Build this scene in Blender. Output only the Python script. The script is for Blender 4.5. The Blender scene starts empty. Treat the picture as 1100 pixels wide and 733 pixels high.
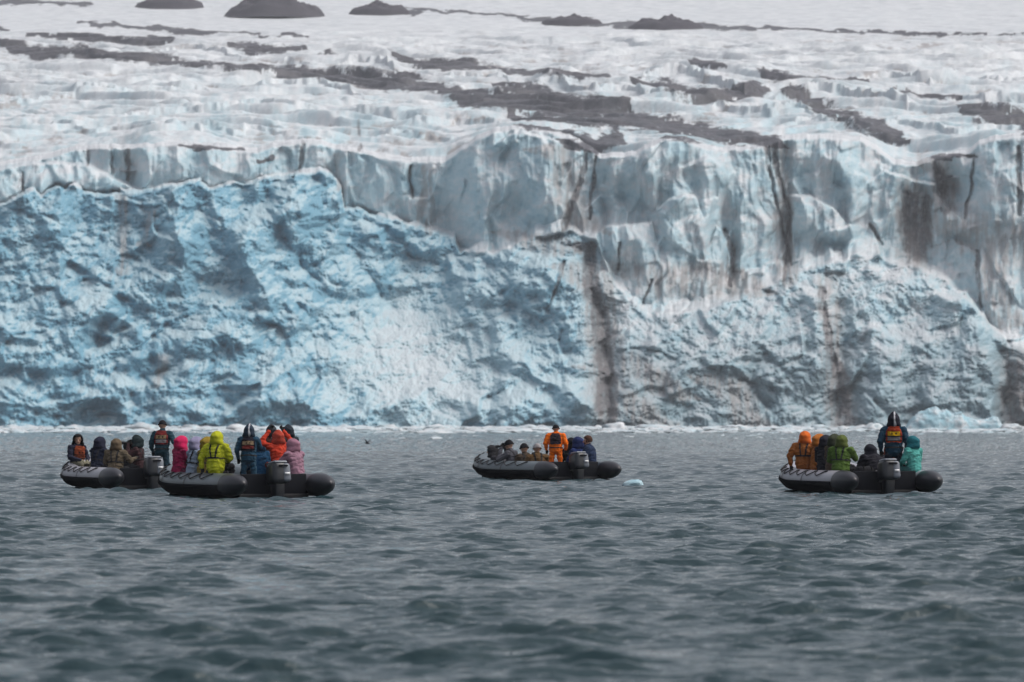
import bpy, bmesh, math, random
import numpy as np
from mathutils import Vector, Matrix
R = math.radians
PI = math.pi
C = bpy.context.scene.collection
scene = bpy.context.scene
random.seed(7)

# ------------------------------------------------------------------ camera, light, exposure
FPX = 5600.0            # focal length in photograph pixels (1100 wide)
CAM_H = 1.75            # eye height above the water
HOR = 453.0             # horizon row in the photograph
cam_d = bpy.data.cameras.new('camera')
cam = bpy.data.objects.new('camera', cam_d); C.objects.link(cam)
cam_d.sensor_width = 36.0
cam_d.lens = FPX / 1100 * 36.0
cam.location = (0, 0, CAM_H)
cam.rotation_euler = (R(90) + math.atan((HOR - 366.5) / FPX), 0, 0)
cam_d.clip_start = 1.0; cam_d.clip_end = 20000
cam_d.dof.use_dof = True
cam_d.dof.focus_distance = 128.0
cam_d.dof.aperture_fstop = 3.6
scene.camera = cam

SUN_EL, SUN_AZ = 55.0, 98.0      # high soft sun behind cloud, from the right
world = bpy.data.worlds.new("World"); scene.world = world; world.use_nodes = True
wn = world.node_tree.nodes; wl = world.node_tree.links
bg = wn['Background']
sky = wn.new('ShaderNodeTexSky'); sky.sky_type = 'NISHITA'; sky.sun_disc = False
sky.sun_elevation = R(SUN_EL); sky.sun_rotation = R(SUN_AZ)
sky.air_density = 1.0; sky.dust_density = 6.0; sky.ozone_density = 1.0
hs = wn.new('ShaderNodeHueSaturation'); hs.inputs['Saturation'].default_value = 0.42
wl.new(sky.outputs[0], hs.inputs['Color']); wl.new(hs.outputs[0], bg.inputs['Color'])
bg.inputs['Strength'].default_value = 0.15
sun_d = bpy.data.lights.new('sun', 'SUN'); sun = bpy.data.objects.new('sun', sun_d); C.objects.link(sun)
sun_d.energy = 0.5; sun_d.angle = R(40); sun_d.color = (1.0, 0.965, 0.92)
az, el = R(SUN_AZ), R(SUN_EL)
dirv = Vector((math.sin(az) * math.cos(el), math.cos(az) * math.cos(el), math.sin(el)))
sun.rotation_euler = dirv.to_track_quat('Z', 'Y').to_euler()
scene.view_settings.view_transform = 'Standard'; scene.view_settings.look = 'None'
scene.view_settings.gamma = 1.0; scene.view_settings.use_curve_mapping = False
scene.view_settings.exposure = 0.18

# ------------------------------------------------------------------ noise
_rng = np.random.RandomState(11)
_ang = _rng.rand(256, 256) * 2 * PI
_GX, _GY = np.cos(_ang), np.sin(_ang)
def pn(x, y, seed=0):
    x = np.asarray(x, dtype=np.float64) + seed * 37.13; y = np.asarray(y, dtype=np.float64) + seed * 91.7
    x, y = np.broadcast_arrays(x, y)
    xf0 = np.floor(x); yf0 = np.floor(y)
    xi = xf0.astype(np.int64); yi = yf0.astype(np.int64)
    fx = x - xf0; fy = y - yf0
    x0 = xi & 255; x1 = (xi + 1) & 255; y0 = yi & 255; y1 = (yi + 1) & 255
    u = fx * fx * fx * (fx * (fx * 6 - 15) + 10); v = fy * fy * fy * (fy * (fy * 6 - 15) + 10)
    a = _GX[x0, y0] * fx + _GY[x0, y0] * fy
    b = _GX[x1, y0] * (fx - 1) + _GY[x1, y0] * fy
    c = _GX[x0, y1] * fx + _GY[x0, y1] * (fy - 1)
    d = _GX[x1, y1] * (fx - 1) + _GY[x1, y1] * (fy - 1)
    ab = a + u * (b - a); cd = c + u * (d - c)
    return (ab + v * (cd - ab)) * 1.5
def fbm(x, y, octv=4, seed=0, gain=0.5):
    s = 0; a = 1; t = 0
    for k in range(octv):
        s = s + a * pn(x, y, seed + k * 3); t += a; a *= gain; x = x * 2.03; y = y * 2.03
    return s / t * 1.3
def ridged(x, y, octv=4, seed=0, gain=0.55):
    s = 0; a = 1; t = 0
    for k in range(octv):
        s = s + a * (1 - 2 * np.abs(pn(x, y, seed + k * 3))); t += a; a *= gain; x = x * 2.03; y = y * 2.03
    return s / t
def sm(x, a=0.0, b=1.0):
    t = np.clip((x - a) / (b - a), 0, 1); return t * t * (3 - 2 * t)

def facets(x, y, seed=0, tilt=1.0):
    """broken blocks: every cell is a plane with its own tilt and level; also returns the distance to the crack"""
    x = x + seed * 13.7; y = y + seed * 7.9
    xi = np.floor(x).astype(np.int64); yi = np.floor(y).astype(np.int64)
    best = np.full(x.shape, 9.0); sec = np.full(x.shape, 9.0); val = np.zeros(x.shape)
    for i in (-1, 0, 1):
        for j in (-1, 0, 1):
            a = (xi + i) & 255; b = (yi + j) & 255
            cx = xi + i + 0.5 + 0.42 * _GX[a, b]; cy = yi + j + 0.5 + 0.42 * _GY[a, b]
            dx = x - cx; dy = y - cy; dd = np.hypot(dx, dy)
            pl_ = _GX[b, a] * dx * 1.5 * tilt + _GY[(b + 7) & 255, a] * dy * 1.5 * tilt + 0.6 * _GX[(a + 31) & 255, (b + 17) & 255]
            near = dd < best
            sec = np.where(near, best, np.minimum(sec, dd)); val = np.where(near, pl_, val); best = np.where(near, dd, best)
    return val, sec - best
def blur(a, n=2):
    for _ in range(n):
        a = (a + np.roll(a, 1, 0) + np.roll(a, -1, 0) + np.roll(a, 1, 1) + np.roll(a, -1, 1)) / 5
    return a
# ------------------------------------------------------------------ materials
def mat(name, col, rough=0.6, metal=0.0, noise=0.0, nscale=30.0, bump=0.0, bscale=60.0, spec=None, tint=None):
    m = bpy.data.materials.new(name); m.use_nodes = True
    nt = m.node_tree; N = nt.nodes; L = nt.links; p = N['Principled BSDF']
    p.inputs['Roughness'].default_value = rough; p.inputs['Metallic'].default_value = metal
    if spec is not None: p.inputs['Specular IOR Level'].default_value = spec
    p.inputs['Base Color'].default_value = (*col, 1)
    tc = N.new('ShaderNodeTexCoord')
    if noise:
        nz = N.new('ShaderNodeTexNoise'); nz.inputs['Scale'].default_value = nscale; nz.inputs['Detail'].default_value = 4
        L.new(tc.outputs['Object'], nz.inputs['Vector'])
        mx = N.new('ShaderNodeMix'); mx.data_type = 'RGBA'
        t = tint or col
        mx.inputs['A'].default_value = (*[c * (1 - noise) for c in t], 1)
        mx.inputs['B'].default_value = (*[min(1, c * (1 + noise)) for c in col], 1)
        L.new(nz.outputs['Fac'], mx.inputs['Factor']); L.new(mx.outputs['Result'], p.inputs['Base Color'])
    if bump:
        nb = N.new('ShaderNodeTexNoise'); nb.inputs['Scale'].default_value = bscale; nb.inputs['Detail'].default_value = 3
        L.new(tc.outputs['Object'], nb.inputs['Vector'])
        b = N.new('ShaderNodeBump'); b.inputs['Strength'].default_value = bump; b.inputs['Distance'].default_value = 0.02
        L.new(nb.outputs['Fac'], b.inputs['Height']); L.new(b.outputs['Normal'], p.inputs['Normal'])
    return m
_cl = {}
def cloth(col, rough=0.75):
    k = (tuple(col), rough)
    if k not in _cl:
        _cl[k] = mat('cloth', tuple(c_ * 0.74 for c_ in col), 0.85, spec=0.2, noise=0.3, nscale=9, bump=0.9, bscale=16)
    return _cl[k]

# ------------------------------------------------------------------ object helpers
def tag(o, label=None, cat=None, group=None, kind=None):
    if label: o['label'] = label
    if cat: o['category'] = cat
    if group: o['group'] = group
    if kind: o['kind'] = kind
    return o
def empty(name, loc, rz=0.0, label=None, cat=None, group=None):
    o = bpy.data.objects.new(name, None); C.objects.link(o)
    o.location = loc; o.rotation_euler = (0, 0, rz); o.empty_display_size = 0.2
    return tag(o, label, cat, group)
def link(name, me, mats, parent=None, smooth=True):
    o = bpy.data.objects.new(name, me); C.objects.link(o)
    if parent is not None: o.parent = parent
    for m in (mats if isinstance(mats, (list, tuple)) else [mats]): me.materials.append(m)
    if smooth and len(me.polygons):
        me.polygons.foreach_set('use_smooth', np.ones(len(me.polygons), dtype=bool))
    return o
def obj(name, bm, mats, parent=None, smooth=True):
    me = bpy.data.meshes.new(name); bmesh.ops.recalc_face_normals(bm, faces=bm.faces[:])
    bm.to_mesh(me); bm.free()
    return link(name, me, mats, parent, smooth)
def grid_mesh(name, P, keep=None):
    """P: rows x cols x 3"""
    nr, nc = P.shape[:2]
    me = bpy.data.meshes.new(name)
    me.vertices.add(nr * nc); me.vertices.foreach_set('co', P.reshape(-1).astype(np.float32))
    i = np.arange(nr * nc, dtype=np.int32).reshape(nr, nc)
    q = np.stack([i[:-1, :-1], i[:-1, 1:], i[1:, 1:], i[1:, :-1]], -1).reshape(-1, 4)
    if keep is not None: q = q[(keep[:-1, :-1] | keep[1:, 1:]).reshape(-1)]
    nf = len(q)
    me.loops.add(nf * 4); me.loops.foreach_set('vertex_index', q.reshape(-1))
    me.polygons.add(nf); me.polygons.foreach_set('loop_start', np.arange(nf, dtype=np.int32) * 4)
    me.polygons.foreach_set('loop_total', np.full(nf, 4, dtype=np.int32))
    me.update(calc_edges=True)
    return me
def add_attr(me, name, A):
    a = me.attributes.new(name, 'FLOAT_COLOR', 'POINT')
    full = np.ones((A.shape[0], 4), dtype=np.float32); full[:, :A.shape[1]] = A
    a.data.foreach_set('color', full.reshape(-1))

def box(bm, c, s, rot=None, bevel=0.0, taper=1.0, seg=2):
    g = bmesh.ops.create_cube(bm, size=1.0); vs = g['verts']
    for v in vs:
        k = taper if v.co.z > 0 else 1.0
        v.co = Vector((v.co.x * s[0] * k, v.co.y * s[1] * k, v.co.z * s[2]))
    if bevel > 0:
        es = list({e for v in vs for e in v.link_edges})
        r = bmesh.ops.bevel(bm, geom=es, offset=bevel, segments=seg, affect='EDGES', profile=0.5)
        vs = list({v for f in r['faces'] for v in f.verts} | {v for v in vs if v.is_valid})
    M = Matrix.Translation(c) @ (rot.to_4x4() if rot is not None else Matrix.Identity(4))
    for v in vs: v.co = M @ v.co
    return vs
def tube(bm, pts, rad, n=10, cap=True, sx=None):
    """tube along points; rad is a number or a list"""
    pts = [Vector(p) for p in pts]; k = len(pts)
    rad = [rad] * k if not isinstance(rad, (list, tuple)) else rad
    rings = []; up = None
    for i, p in enumerate(pts):
        t = (pts[min(i + 1, k - 1)] - pts[max(i - 1, 0)]).normalized()
        if up is None: up = Vector((0, 0, 1)) if abs(t.z) < 0.9 else Vector((0, 1, 0))
        s = t.cross(up).normalized(); up2 = s.cross(t).normalized(); up = up2
        rings.append([bm.verts.new(p + (s * math.cos(a) + up2 * math.sin(a)) * rad[i]) for a in [2 * PI * j / n for j in range(n)]])
    for a, b in zip(rings[:-1], rings[1:]):
        for j in range(n): bm.faces.new((a[j], a[(j + 1) % n], b[(j + 1) % n], b[j]))
    if cap:
        bm.faces.new(rings[0][::-1]); bm.faces.new(rings[-1])
def capsule(bm, a, b, ra, rb, n=12, M=None, sc=None):
    """tapered capsule as one closed loft; sc scales the section (x across, y along the cross axis)"""
    a = Vector(a); b = Vector(b); d = b - a; Lg = max(d.length, 1e-4); t = d / Lg
    up = Vector((0, 1, 0)) if abs(t.y) < 0.9 else Vector((0, 0, 1))
    s = up.cross(t).normalized(); w = t.cross(s).normalized()
    prof = []
    for k in range(1, 5): an = PI / 2 * k / 4; prof.append((-ra * math.cos(an), ra * math.sin(an)))
    for k in range(0, 4): an = PI / 2 * k / 4; prof.append((Lg + rb * math.sin(an), rb * math.cos(an)))
    sx, sy = sc or (1, 1)
    rings = []
    for z, r in prof:
        rings.append([bm.verts.new(a + t * z + s * math.cos(q) * r * sx + w * math.sin(q) * r * sy) for q in [2 * PI * j / n for j in range(n)]])
    p0 = bm.verts.new(a - t * ra); p1 = bm.verts.new(b + t * rb)
    for A, B in zip(rings[:-1], rings[1:]):
        for j in range(n): bm.faces.new((A[j], A[(j + 1) % n], B[(j + 1) % n], B[j]))
    for j in range(n):
        bm.faces.new((p0, rings[0][(j + 1) % n], rings[0][j])); bm.faces.new((p1, rings[-1][j], rings[-1][(j + 1) % n]))
def ball(bm, c, r, n=14):
    c = Vector(c); g = bmesh.ops.create_uvsphere(bm, u_segments=n, v_segments=n - 4, radius=1.0)
    r = (r, r, r) if not isinstance(r, (list, tuple)) else r
    for v in g['verts']: v.co = Vector((v.co.x * r[0], v.co.y * r[1], v.co.z * r[2])) + c
    return g['verts']

# ================================================================== GLACIER
def stroke(lst, U, V, ww=1.0, warpamp=1.0, su=22., sv=7.):
    M = np.zeros(U.size)
    UU = (U + warpamp * 5 * fbm(U / su, V / su, 3, 131)).ravel(); VV = (V + warpamp * 4.5 * fbm(U / su, V / sv, 4, 137)).ravel()
    order = np.argsort(VV); vsrt = VV[order]
    for pts in lst:
        p = np.array(pts, float)
        if p[0, 2] > 2.5 and abs(p[1, 0] - p[0, 0]) > 8: p = np.vstack([[p[0, 0] - 2.6 * p[0, 2], p[0, 1] - 0.8 * p[0, 2], 0.5], p])
        if p[-1, 2] > 2.5 and abs(p[-1, 0] - p[-2, 0]) > 8: p = np.vstack([p, [p[-1, 0] + 2.6 * p[-1, 2], p[-1, 1] + 0.8 * p[-1, 2], 0.5]])
        for (x0, y0, w0), (x1, y1, w1) in zip(p[:-1], p[1:]):
            dx, dy = x1 - x0, y1 - y0; L2 = dx * dx + dy * dy + 1e-6; mw = max(w0, w1) * ww * 1.3 + 2
            a = np.searchsorted(vsrt, min(y0, y1) - mw); b = np.searchsorted(vsrt, max(y0, y1) + mw)
            idx = order[a:b]; uu = UU[idx]
            idx = idx[(uu > min(x0, x1) - mw) & (uu < max(x0, x1) + mw)]
            if not len(idx): continue
            uu = UU[idx]; vv = VV[idx]
            t = np.clip(((uu - x0) * dx + (vv - y0) * dy) / L2, 0, 1)
            d = np.hypot(uu - x0 - t * dx, vv - y0 - t * dy); w = (w0 + t * (w1 - w0)) * ww
            M[idx] = np.maximum(M[idx], 1 - sm(d, w * 0.45, w * 1.4 + 0.8))
    return M.reshape(U.shape)
STREAKS = [
     [(630,158,2),(626,190,2.5),(614,220,3),(606,246,3.5)],[(641,158,1.5),(637,200,1.5),(633,235,1.2)],
     [(830,150,3),(836,190,2.5),(850,230,2.2),(846,270,2),(842,302,1.5)],[(823,150,2.4),(828,190,1.6),(840,240,1.6),(850,285,1.2)],
     [(778,248,2),(785,262,3),(788,285,3),(784,306,2)],
     [(620,266,4),(634,264,4),(634,300,9),(642,330,8),(648,370,7),(652,400,8),(648,430,10)],
     [(882,312,4),(886,340,4),(892,372,4),(896,398,3)],[(975,212,6),(978,250,11),(985,272,9)],[(996,215,5),(996,262,6)],
     [(1006,172,4),(1012,200,7),(1016,225,5)],[(1046,170,1.3),(1044,200,1.5),(1036,235,1.3)],[(1050,270,2),(1051,300,2),(1054,330,1.6)],
     [(136,160,2),(138,178,2.6),(138,194,1.5)],[(119,160,1.2),(120,186,1.3)],[(94,162,1.2),(95,178,1)],[(24,185,1),(25,204,1)],[(325,153,1.8),(324,172,2),(323,184,1.2)],
     [(441,178,1),(442,212,1.5)],
     [(606,282,2),(590,330,1)],[(665,262,1.5),(665,290,1.2)],[(935,240,1),(948,262,1.6)],[(1095,160,3),(1096,230,2.5)],[(1000,165,1),(1050,168,1)],
     [(700,300,1),(690,330,1)],[(388,152,1.5),(386,162,1.5)],[(385,135,1),(386,145,1)]]
def wpt(u, v, D):           # a point at distance D seen on row v, column u of the photograph
    return (u - 550.0) / FPX * D, D, CAM_H + (HOR - v) / FPX * D
STEP = 0.85
us = np.arange(-110, 1212, STEP); vs_ = np.arange(470, 118, -STEP)
U, V = np.meshgrid(us, vs_)
def line(pts):
    p = np.array(pts, dtype=float); return np.interp(us, p[:, 0], p[:, 1])[None, :]
# main rim of the calving face
rimA = line([(-110,182),(0,178),(30,174),(60,168),(80,162),(110,160),(135,161),(160,158),(200,156),(240,160),(262,164),(276,164),(300,157),(325,154),(345,155),(360,160),(385,164),(410,170),(440,174),(478,173),(498,160),(515,150),(535,141),(560,138),(590,142),(612,150),(630,160),(645,170),(680,168),(700,157),(716,151),(735,152),(755,160),(780,163),(812,160),(826,156),(836,152),(862,149),(900,149),(925,152),(945,164),(962,176),(985,178),(1010,170),(1040,166),(1052,156),(1070,150),(1100,148),(1212,150)])
wob = 1.6 * fbm(us[None, :] / 9, 0 * us[None, :], 4, 5)
rimA0 = rimA; rimA = rimA + wob
rimF = line([(-110,232),(0,222),(20,212),(36,206),(43,213),(60,202),(80,203),(100,210),(125,206),(150,207),(178,203),(186,200),(214,198),(224,206),(243,202),(275,196),(300,192),(318,187),(330,190),(345,187),(358,190),(366,204),(369,226),(385,225),(400,232),(430,240),(470,250),(488,257),(494,274),(520,276),(548,270),(562,262),(590,256),(612,252),(640,262),(655,300),(680,330),(700,342),(740,338),(770,330),(800,318),(830,308),(850,296),(880,288),(910,282),(940,279),(962,284),(990,290),(1012,300),(1040,325),(1060,347),(1082,370),(1100,378),(1212,372)]) + 3.2 * fbm(us[None, :] / 14, 0 * us[None, :] + 3, 5, 8, 0.6)
hF = rimF - V                       # >0 above the front mass
hA = rimA - V
left = 1 - sm(U, 600, 680)
fan = np.exp(-(((U - 440 - (V - 380) * 0.25) / 95) ** 2 + ((V - 390) / 85) ** 2) * 1.0)
D = np.full_like(U, 1392.0)
rate = 0.06 + (0.20 + 0.05 * left) * (1 - sm(hF, -4, 6)) + 0.26 * fan * left + 0.16 * sm(V, 260, 330) * (1 - sm(V, 350, 420)) * (1 - left) + 0.05
# depth grows upward at a gentle slope below the rims
D = D + np.cumsum(np.where(V > 0, rate, 0) * STEP, axis=0) * 1.0
D = np.minimum(D, 1392 + 112)
# front collapsed mass: big warped blocks, ridges, crumble
wx = U + 26 * fbm(U / 70, V / 70, 3, 21); wy = V + 26 * fbm(U / 70, V / 70, 3, 33)
wx = U + 9 * fbm(U / 60, V / 50, 2, 21, .5); wy = V + 9 * fbm(U / 60, V / 50, 2, 33, .5)
blk = 1.7 * fbm(U / 80, V / 64, 4, 41, 0.52)
fa, ca = facets(wx / 40, wy / 34, 3); fb, cb = facets((wx + 0.3 * wy) / 17, wy / 15, 9); fc, cc = facets(wx / 7.5, wy / 6.5, 5)
fa = 1.5 * blur(fa, 4); fb = blur(fb, 3)
blk2 = 0.55 * fa + 0.22 * fb + 1.1 * np.abs(pn(wx / 24, wy / 19, 48)) + 0.62 * np.abs(pn(wx / 12, wy / 9, 49)) + 0.40 * np.abs(pn(wx / 6.2, wy / 5.2, 50)) 
crum = 1.0 * fbm(wx / 7, wy / 6, 4, 52, 0.6)
inF = 1 - sm(hF, 0, 5)
smoothfan = 1 - 0.55 * fan
bigamp = (26 * left + 15 * (1 - left)) * smoothfan
D = D - inF * (bigamp * 0.27 * blk + 2.5 * (smoothfan - .05) * blk2 + 0.42 * crum + 0.7 * fan * np.abs(pn(wx / 9, wy / 6, 58)))
# sculpted forms of the front mass: (u, v, half width, half height, tilt, push toward the water in m)
for (cu, cv, a, b, tl, push) in [(185,265,28,62,0.1,15),(110,270,50,60,0,-7),(300,235,46,40,0.0,14),(245,290,22,62,-.35,-11),(335,270,26,60,-.5,8),(60,330,40,30,.3,8),
        (25,400,34,52,0,14),(120,385,46,18,0,9),(135,350,40,9,0,-9),(230,375,42,50,0,10),(150,418,60,12,0,10),(300,400,30,40,.4,9),(60,430,40,20,0,9),
        (335,440,24,26,0,10),(300,440,20,18,0,8),(520,340,20,50,-.5,7),(545,300,30,20,0,8),(560,440,55,26,.35,16),(600,360,24,60,-.2,8),(648,380,14,70,0,-12),
        (690,430,40,40,.3,7),(740,360,26,40,.4,9),(715,400,14,44,.3,-8),(800,350,34,40,0,8),(830,430,40,40,0,6),(880,345,20,50,0,8),(900,420,16,46,0,-12),(945,400,22,60,0,9),(985,380,18,60,0,-6),
        (1030,400,30,62,0,14),(1085,430,14,50,0,-16),(960,310,50,22,0,6),(400,300,60,18,-.3,6),(430,260,40,12,-.25,5)]:
    du = U - cu + tl * (V - cv); dv = V - cv
    ww = ((du + 5 * fa) / a) ** 2 + ((dv + 5 * fb) / b) ** 2
    D = D - inF * 0.62 * push * (1.0 if push > 0 else 0.5) * np.exp(-ww ** 1.3)
# crests and gullies running down the front mass
def crest(pts, h, w, side=0.0):
    p = np.array(pts, float); best = np.full(U.shape, 1e3)
    a = wx + 5 * pn(U / 16, V / 14, 401); b = wy + 5 * pn(U / 16, V / 14, 402)
    m0, m1 = p[:, 0].min() - 4 * w, p[:, 0].max() + 4 * w; n0, n1 = p[:, 1].min() - 4 * w, p[:, 1].max() + 4 * w
    c0, c1 = np.searchsorted(us, [m0, m1]); r0, r1 = max(0, int((470 - n1) / STEP)), min(len(vs_), int((470 - n0) / STEP) + 1)
    a, b = a[r0:r1, c0:c1], b[r0:r1, c0:c1]; best = np.full(a.shape, 1e3); al = np.zeros(a.shape)
    for (x0, y0), (x1, y1) in zip(p[:-1], p[1:]):
        dx, dy = x1 - x0, y1 - y0; t = np.clip(((a - x0) * dx + (b - y0) * dy) / (dx * dx + dy * dy), 0, 1)
        d = np.hypot(a - x0 - t * dx, b - y0 - t * dy); best = np.minimum(best, d)
    out = np.zeros(U.shape); out[r0:r1, c0:c1] = h * np.exp(-(best / w) ** 1.15)
    return out
for pts, h, w in [([(222,205),(240,240),(262,275),(290,320),(320,345)],13,20),([(183,203),(190,235),(200,270),(196,300)],9,14),([(340,188),(362,215),(366,260),(350,290)],10,12),
        ([(380,228),(430,250),(480,280),(500,320)],6,12),([(-60,330),(0,345),(40,375),(60,395)],11,16),([(80,365),(112,333),(150,362)],8,12),([(150,390),(200,375),(240,360),(270,365)],8,14),
        ([(60,432),(110,424),(140,440)],7,12),([(50,230),(70,270),(60,320)],8,16),([(560,395),(590,415),(640,447)],10,12),([(480,400),(540,370),(560,330),(600,300)],6,14),([(270,440),(290,405),(310,400),(340,440)],7,12),([(400,440),(470,420),(520,440)],5,12),
        ([(690,380),(740,345)],6,12),([(780,400),(820,350),(850,300)],7,14),([(870,320),(882,400)],6,12),([(1030,325),(1060,370),(1065,450)],9,12),([(940,330),(990,300),(1030,330)],5,12),([(700,440),(740,400),(770,380)],6,12),([(940,450),(950,400),(935,350)],6,14),([(1000,450),(1005,400),(990,360)],6,12),
        ([(150,215),(160,262),(150,285)],-6,9),([(285,215),(300,250),(340,300),(380,330)],-8,12),([(372,232),(385,285),(420,330)],-6,9),([(632,270),(645,340),(655,440)],-9,10),([(900,330),(905,450)],-8,11),([(1078,380),(1082,458)],-12,12),([(20,400),(60,430)],-6,10),([(160,405),(185,385)],-7,7),([(590,440),(610,400)],-5,8),([(520,330),(535,400),(520,450)],-5,9),([(810,400),(820,455)],-6,9)]:
    D = D - inF * crest(pts, h * .72, w)
# step back from the front mass to the calving face
jF = line([(-110,42),(360,40),(372,30),(480,24),(500,14),(640,10),(700,12),(850,20),(1000,20),(1212,16)])
wF = line([(-110,4),(360,4.5),(480,7),(520,16),(640,16),(700,12),(850,22),(960,18),(1020,10),(1212,9)])
wF = wF * (1 + 0.7 * fbm(U / 28, 0 * U + 4, 3, 57)) ; D = D + jF * sm((hF + 2.5 * fb) / wF)
# calving face: flutes, slabs, cracks
inC = sm(hF, 0, 8) * (1 - sm(hA, -2, 4))
slab = ridged(wx / 42, wy / 260, 3, 61)
fl = fbm((U + 7 * fbm(U / 26, V / 34, 3, 77)) / 15, V / 80, 3, 66)
fd, cd = facets(wx / 30, wy / 62, 15); fe, ce = facets((wx + .25 * wy) / 15, wy / 30, 17)
D = D - inC * (3.2 * slab + 1.2 * fl + 2.0 * blur(fd, 4) + 0.9 * blur(fe, 3) + 1.6 * fbm(wx / 24, wy / 30, 3, 71) + 0.22 * crum)
for (cu, cv, a, b, push) in [(575,185,34,34,9),(640,200,13,60,-6),(600,225,26,18,7),(730,190,40,36,6),(735,250,24,48,9),(670,262,28,22,9),(780,215,20,50,4),(845,220,6,80,-9),(890,200,42,46,9),(880,238,26,20,6),(905,250,20,12,7),(930,270,24,14,7),
        (985,225,18,46,-14),(1000,195,14,8,10),(1022,222,12,16,9),(1018,205,16,30,-9),(1030,240,22,12,10),(1070,205,26,46,6),(1068,310,20,36,8),(790,265,5,40,-7),(345,185,26,30,4),(430,205,60,34,3),(515,200,26,36,7),(545,215,16,44,-4),(75,198,46,16,7),(215,182,46,22,5),(150,180,8,26,-5),(700,300,50,20,5)]:
    D = D - inC * 0.7 * push * np.exp(-((((U - cu) / a) ** 2 + ((V - cv) / b) ** 2) ** 1.8))
D = D + 5 * sm(hA / 5.0) + np.maximum(hA, 0) * 3.0
for pts, J, w in [([(-110,196),(0,184),(25,178),(60,177),(95,179),(115,190),(135,199),(150,206)],14,4),
        ([(530,158),(545,147),(560,143),(590,150),(615,160)],8,3),
        ([(640,252),(650,245),(700,241),(706,262)],9,4),([(700,232),(715,218),(735,211),(748,214),(755,235)],8,4),([(760,270),(770,245),(785,255),(790,290)],5,3),
        ([(845,212),(870,212),(895,225),(915,245)],7,4),([(930,200),(950,185),(985,196),(1005,200),(1015,222),(1035,238)],8,4)]:
    p = np.array(pts, float); r = np.interp(us, p[:, 0], p[:, 1])[None, :] + 1.5 * fbm(us[None, :] / 8, 0 * us[None, :] + J, 4, 9)
    a0, a1 = p[0, 0], p[-1, 0]
    win = sm(us[None, :], a0 - 1, a0 + 10) * (1 - sm(us[None, :], a1 - 10, a1 + 4))
    D = D + J * win * sm((r - V) / w) * (1 - sm(r - V, 15, 60))
# little crumbs everywhere
D = D + pn(U / 2.3, V / 2.1, 120) * (0.5 * inF + 0.12 * inC)
D = D + 2.2 * stroke(STREAKS, U, V, 0.9, 0.45, 14., 20.)       # meltwater cracks cut into the face
# soften folds that would overhang too far
Dm = np.maximum.accumulate(D, axis=0)
D = np.maximum(D, Dm - 24.0)
GX_, GY_, GZ_ = wpt(U, V, D)
P = np.stack([GX_, GY_, GZ_], -1)
g = grid_mesh('glacier', P, keep=(hA < 5.0))
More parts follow.
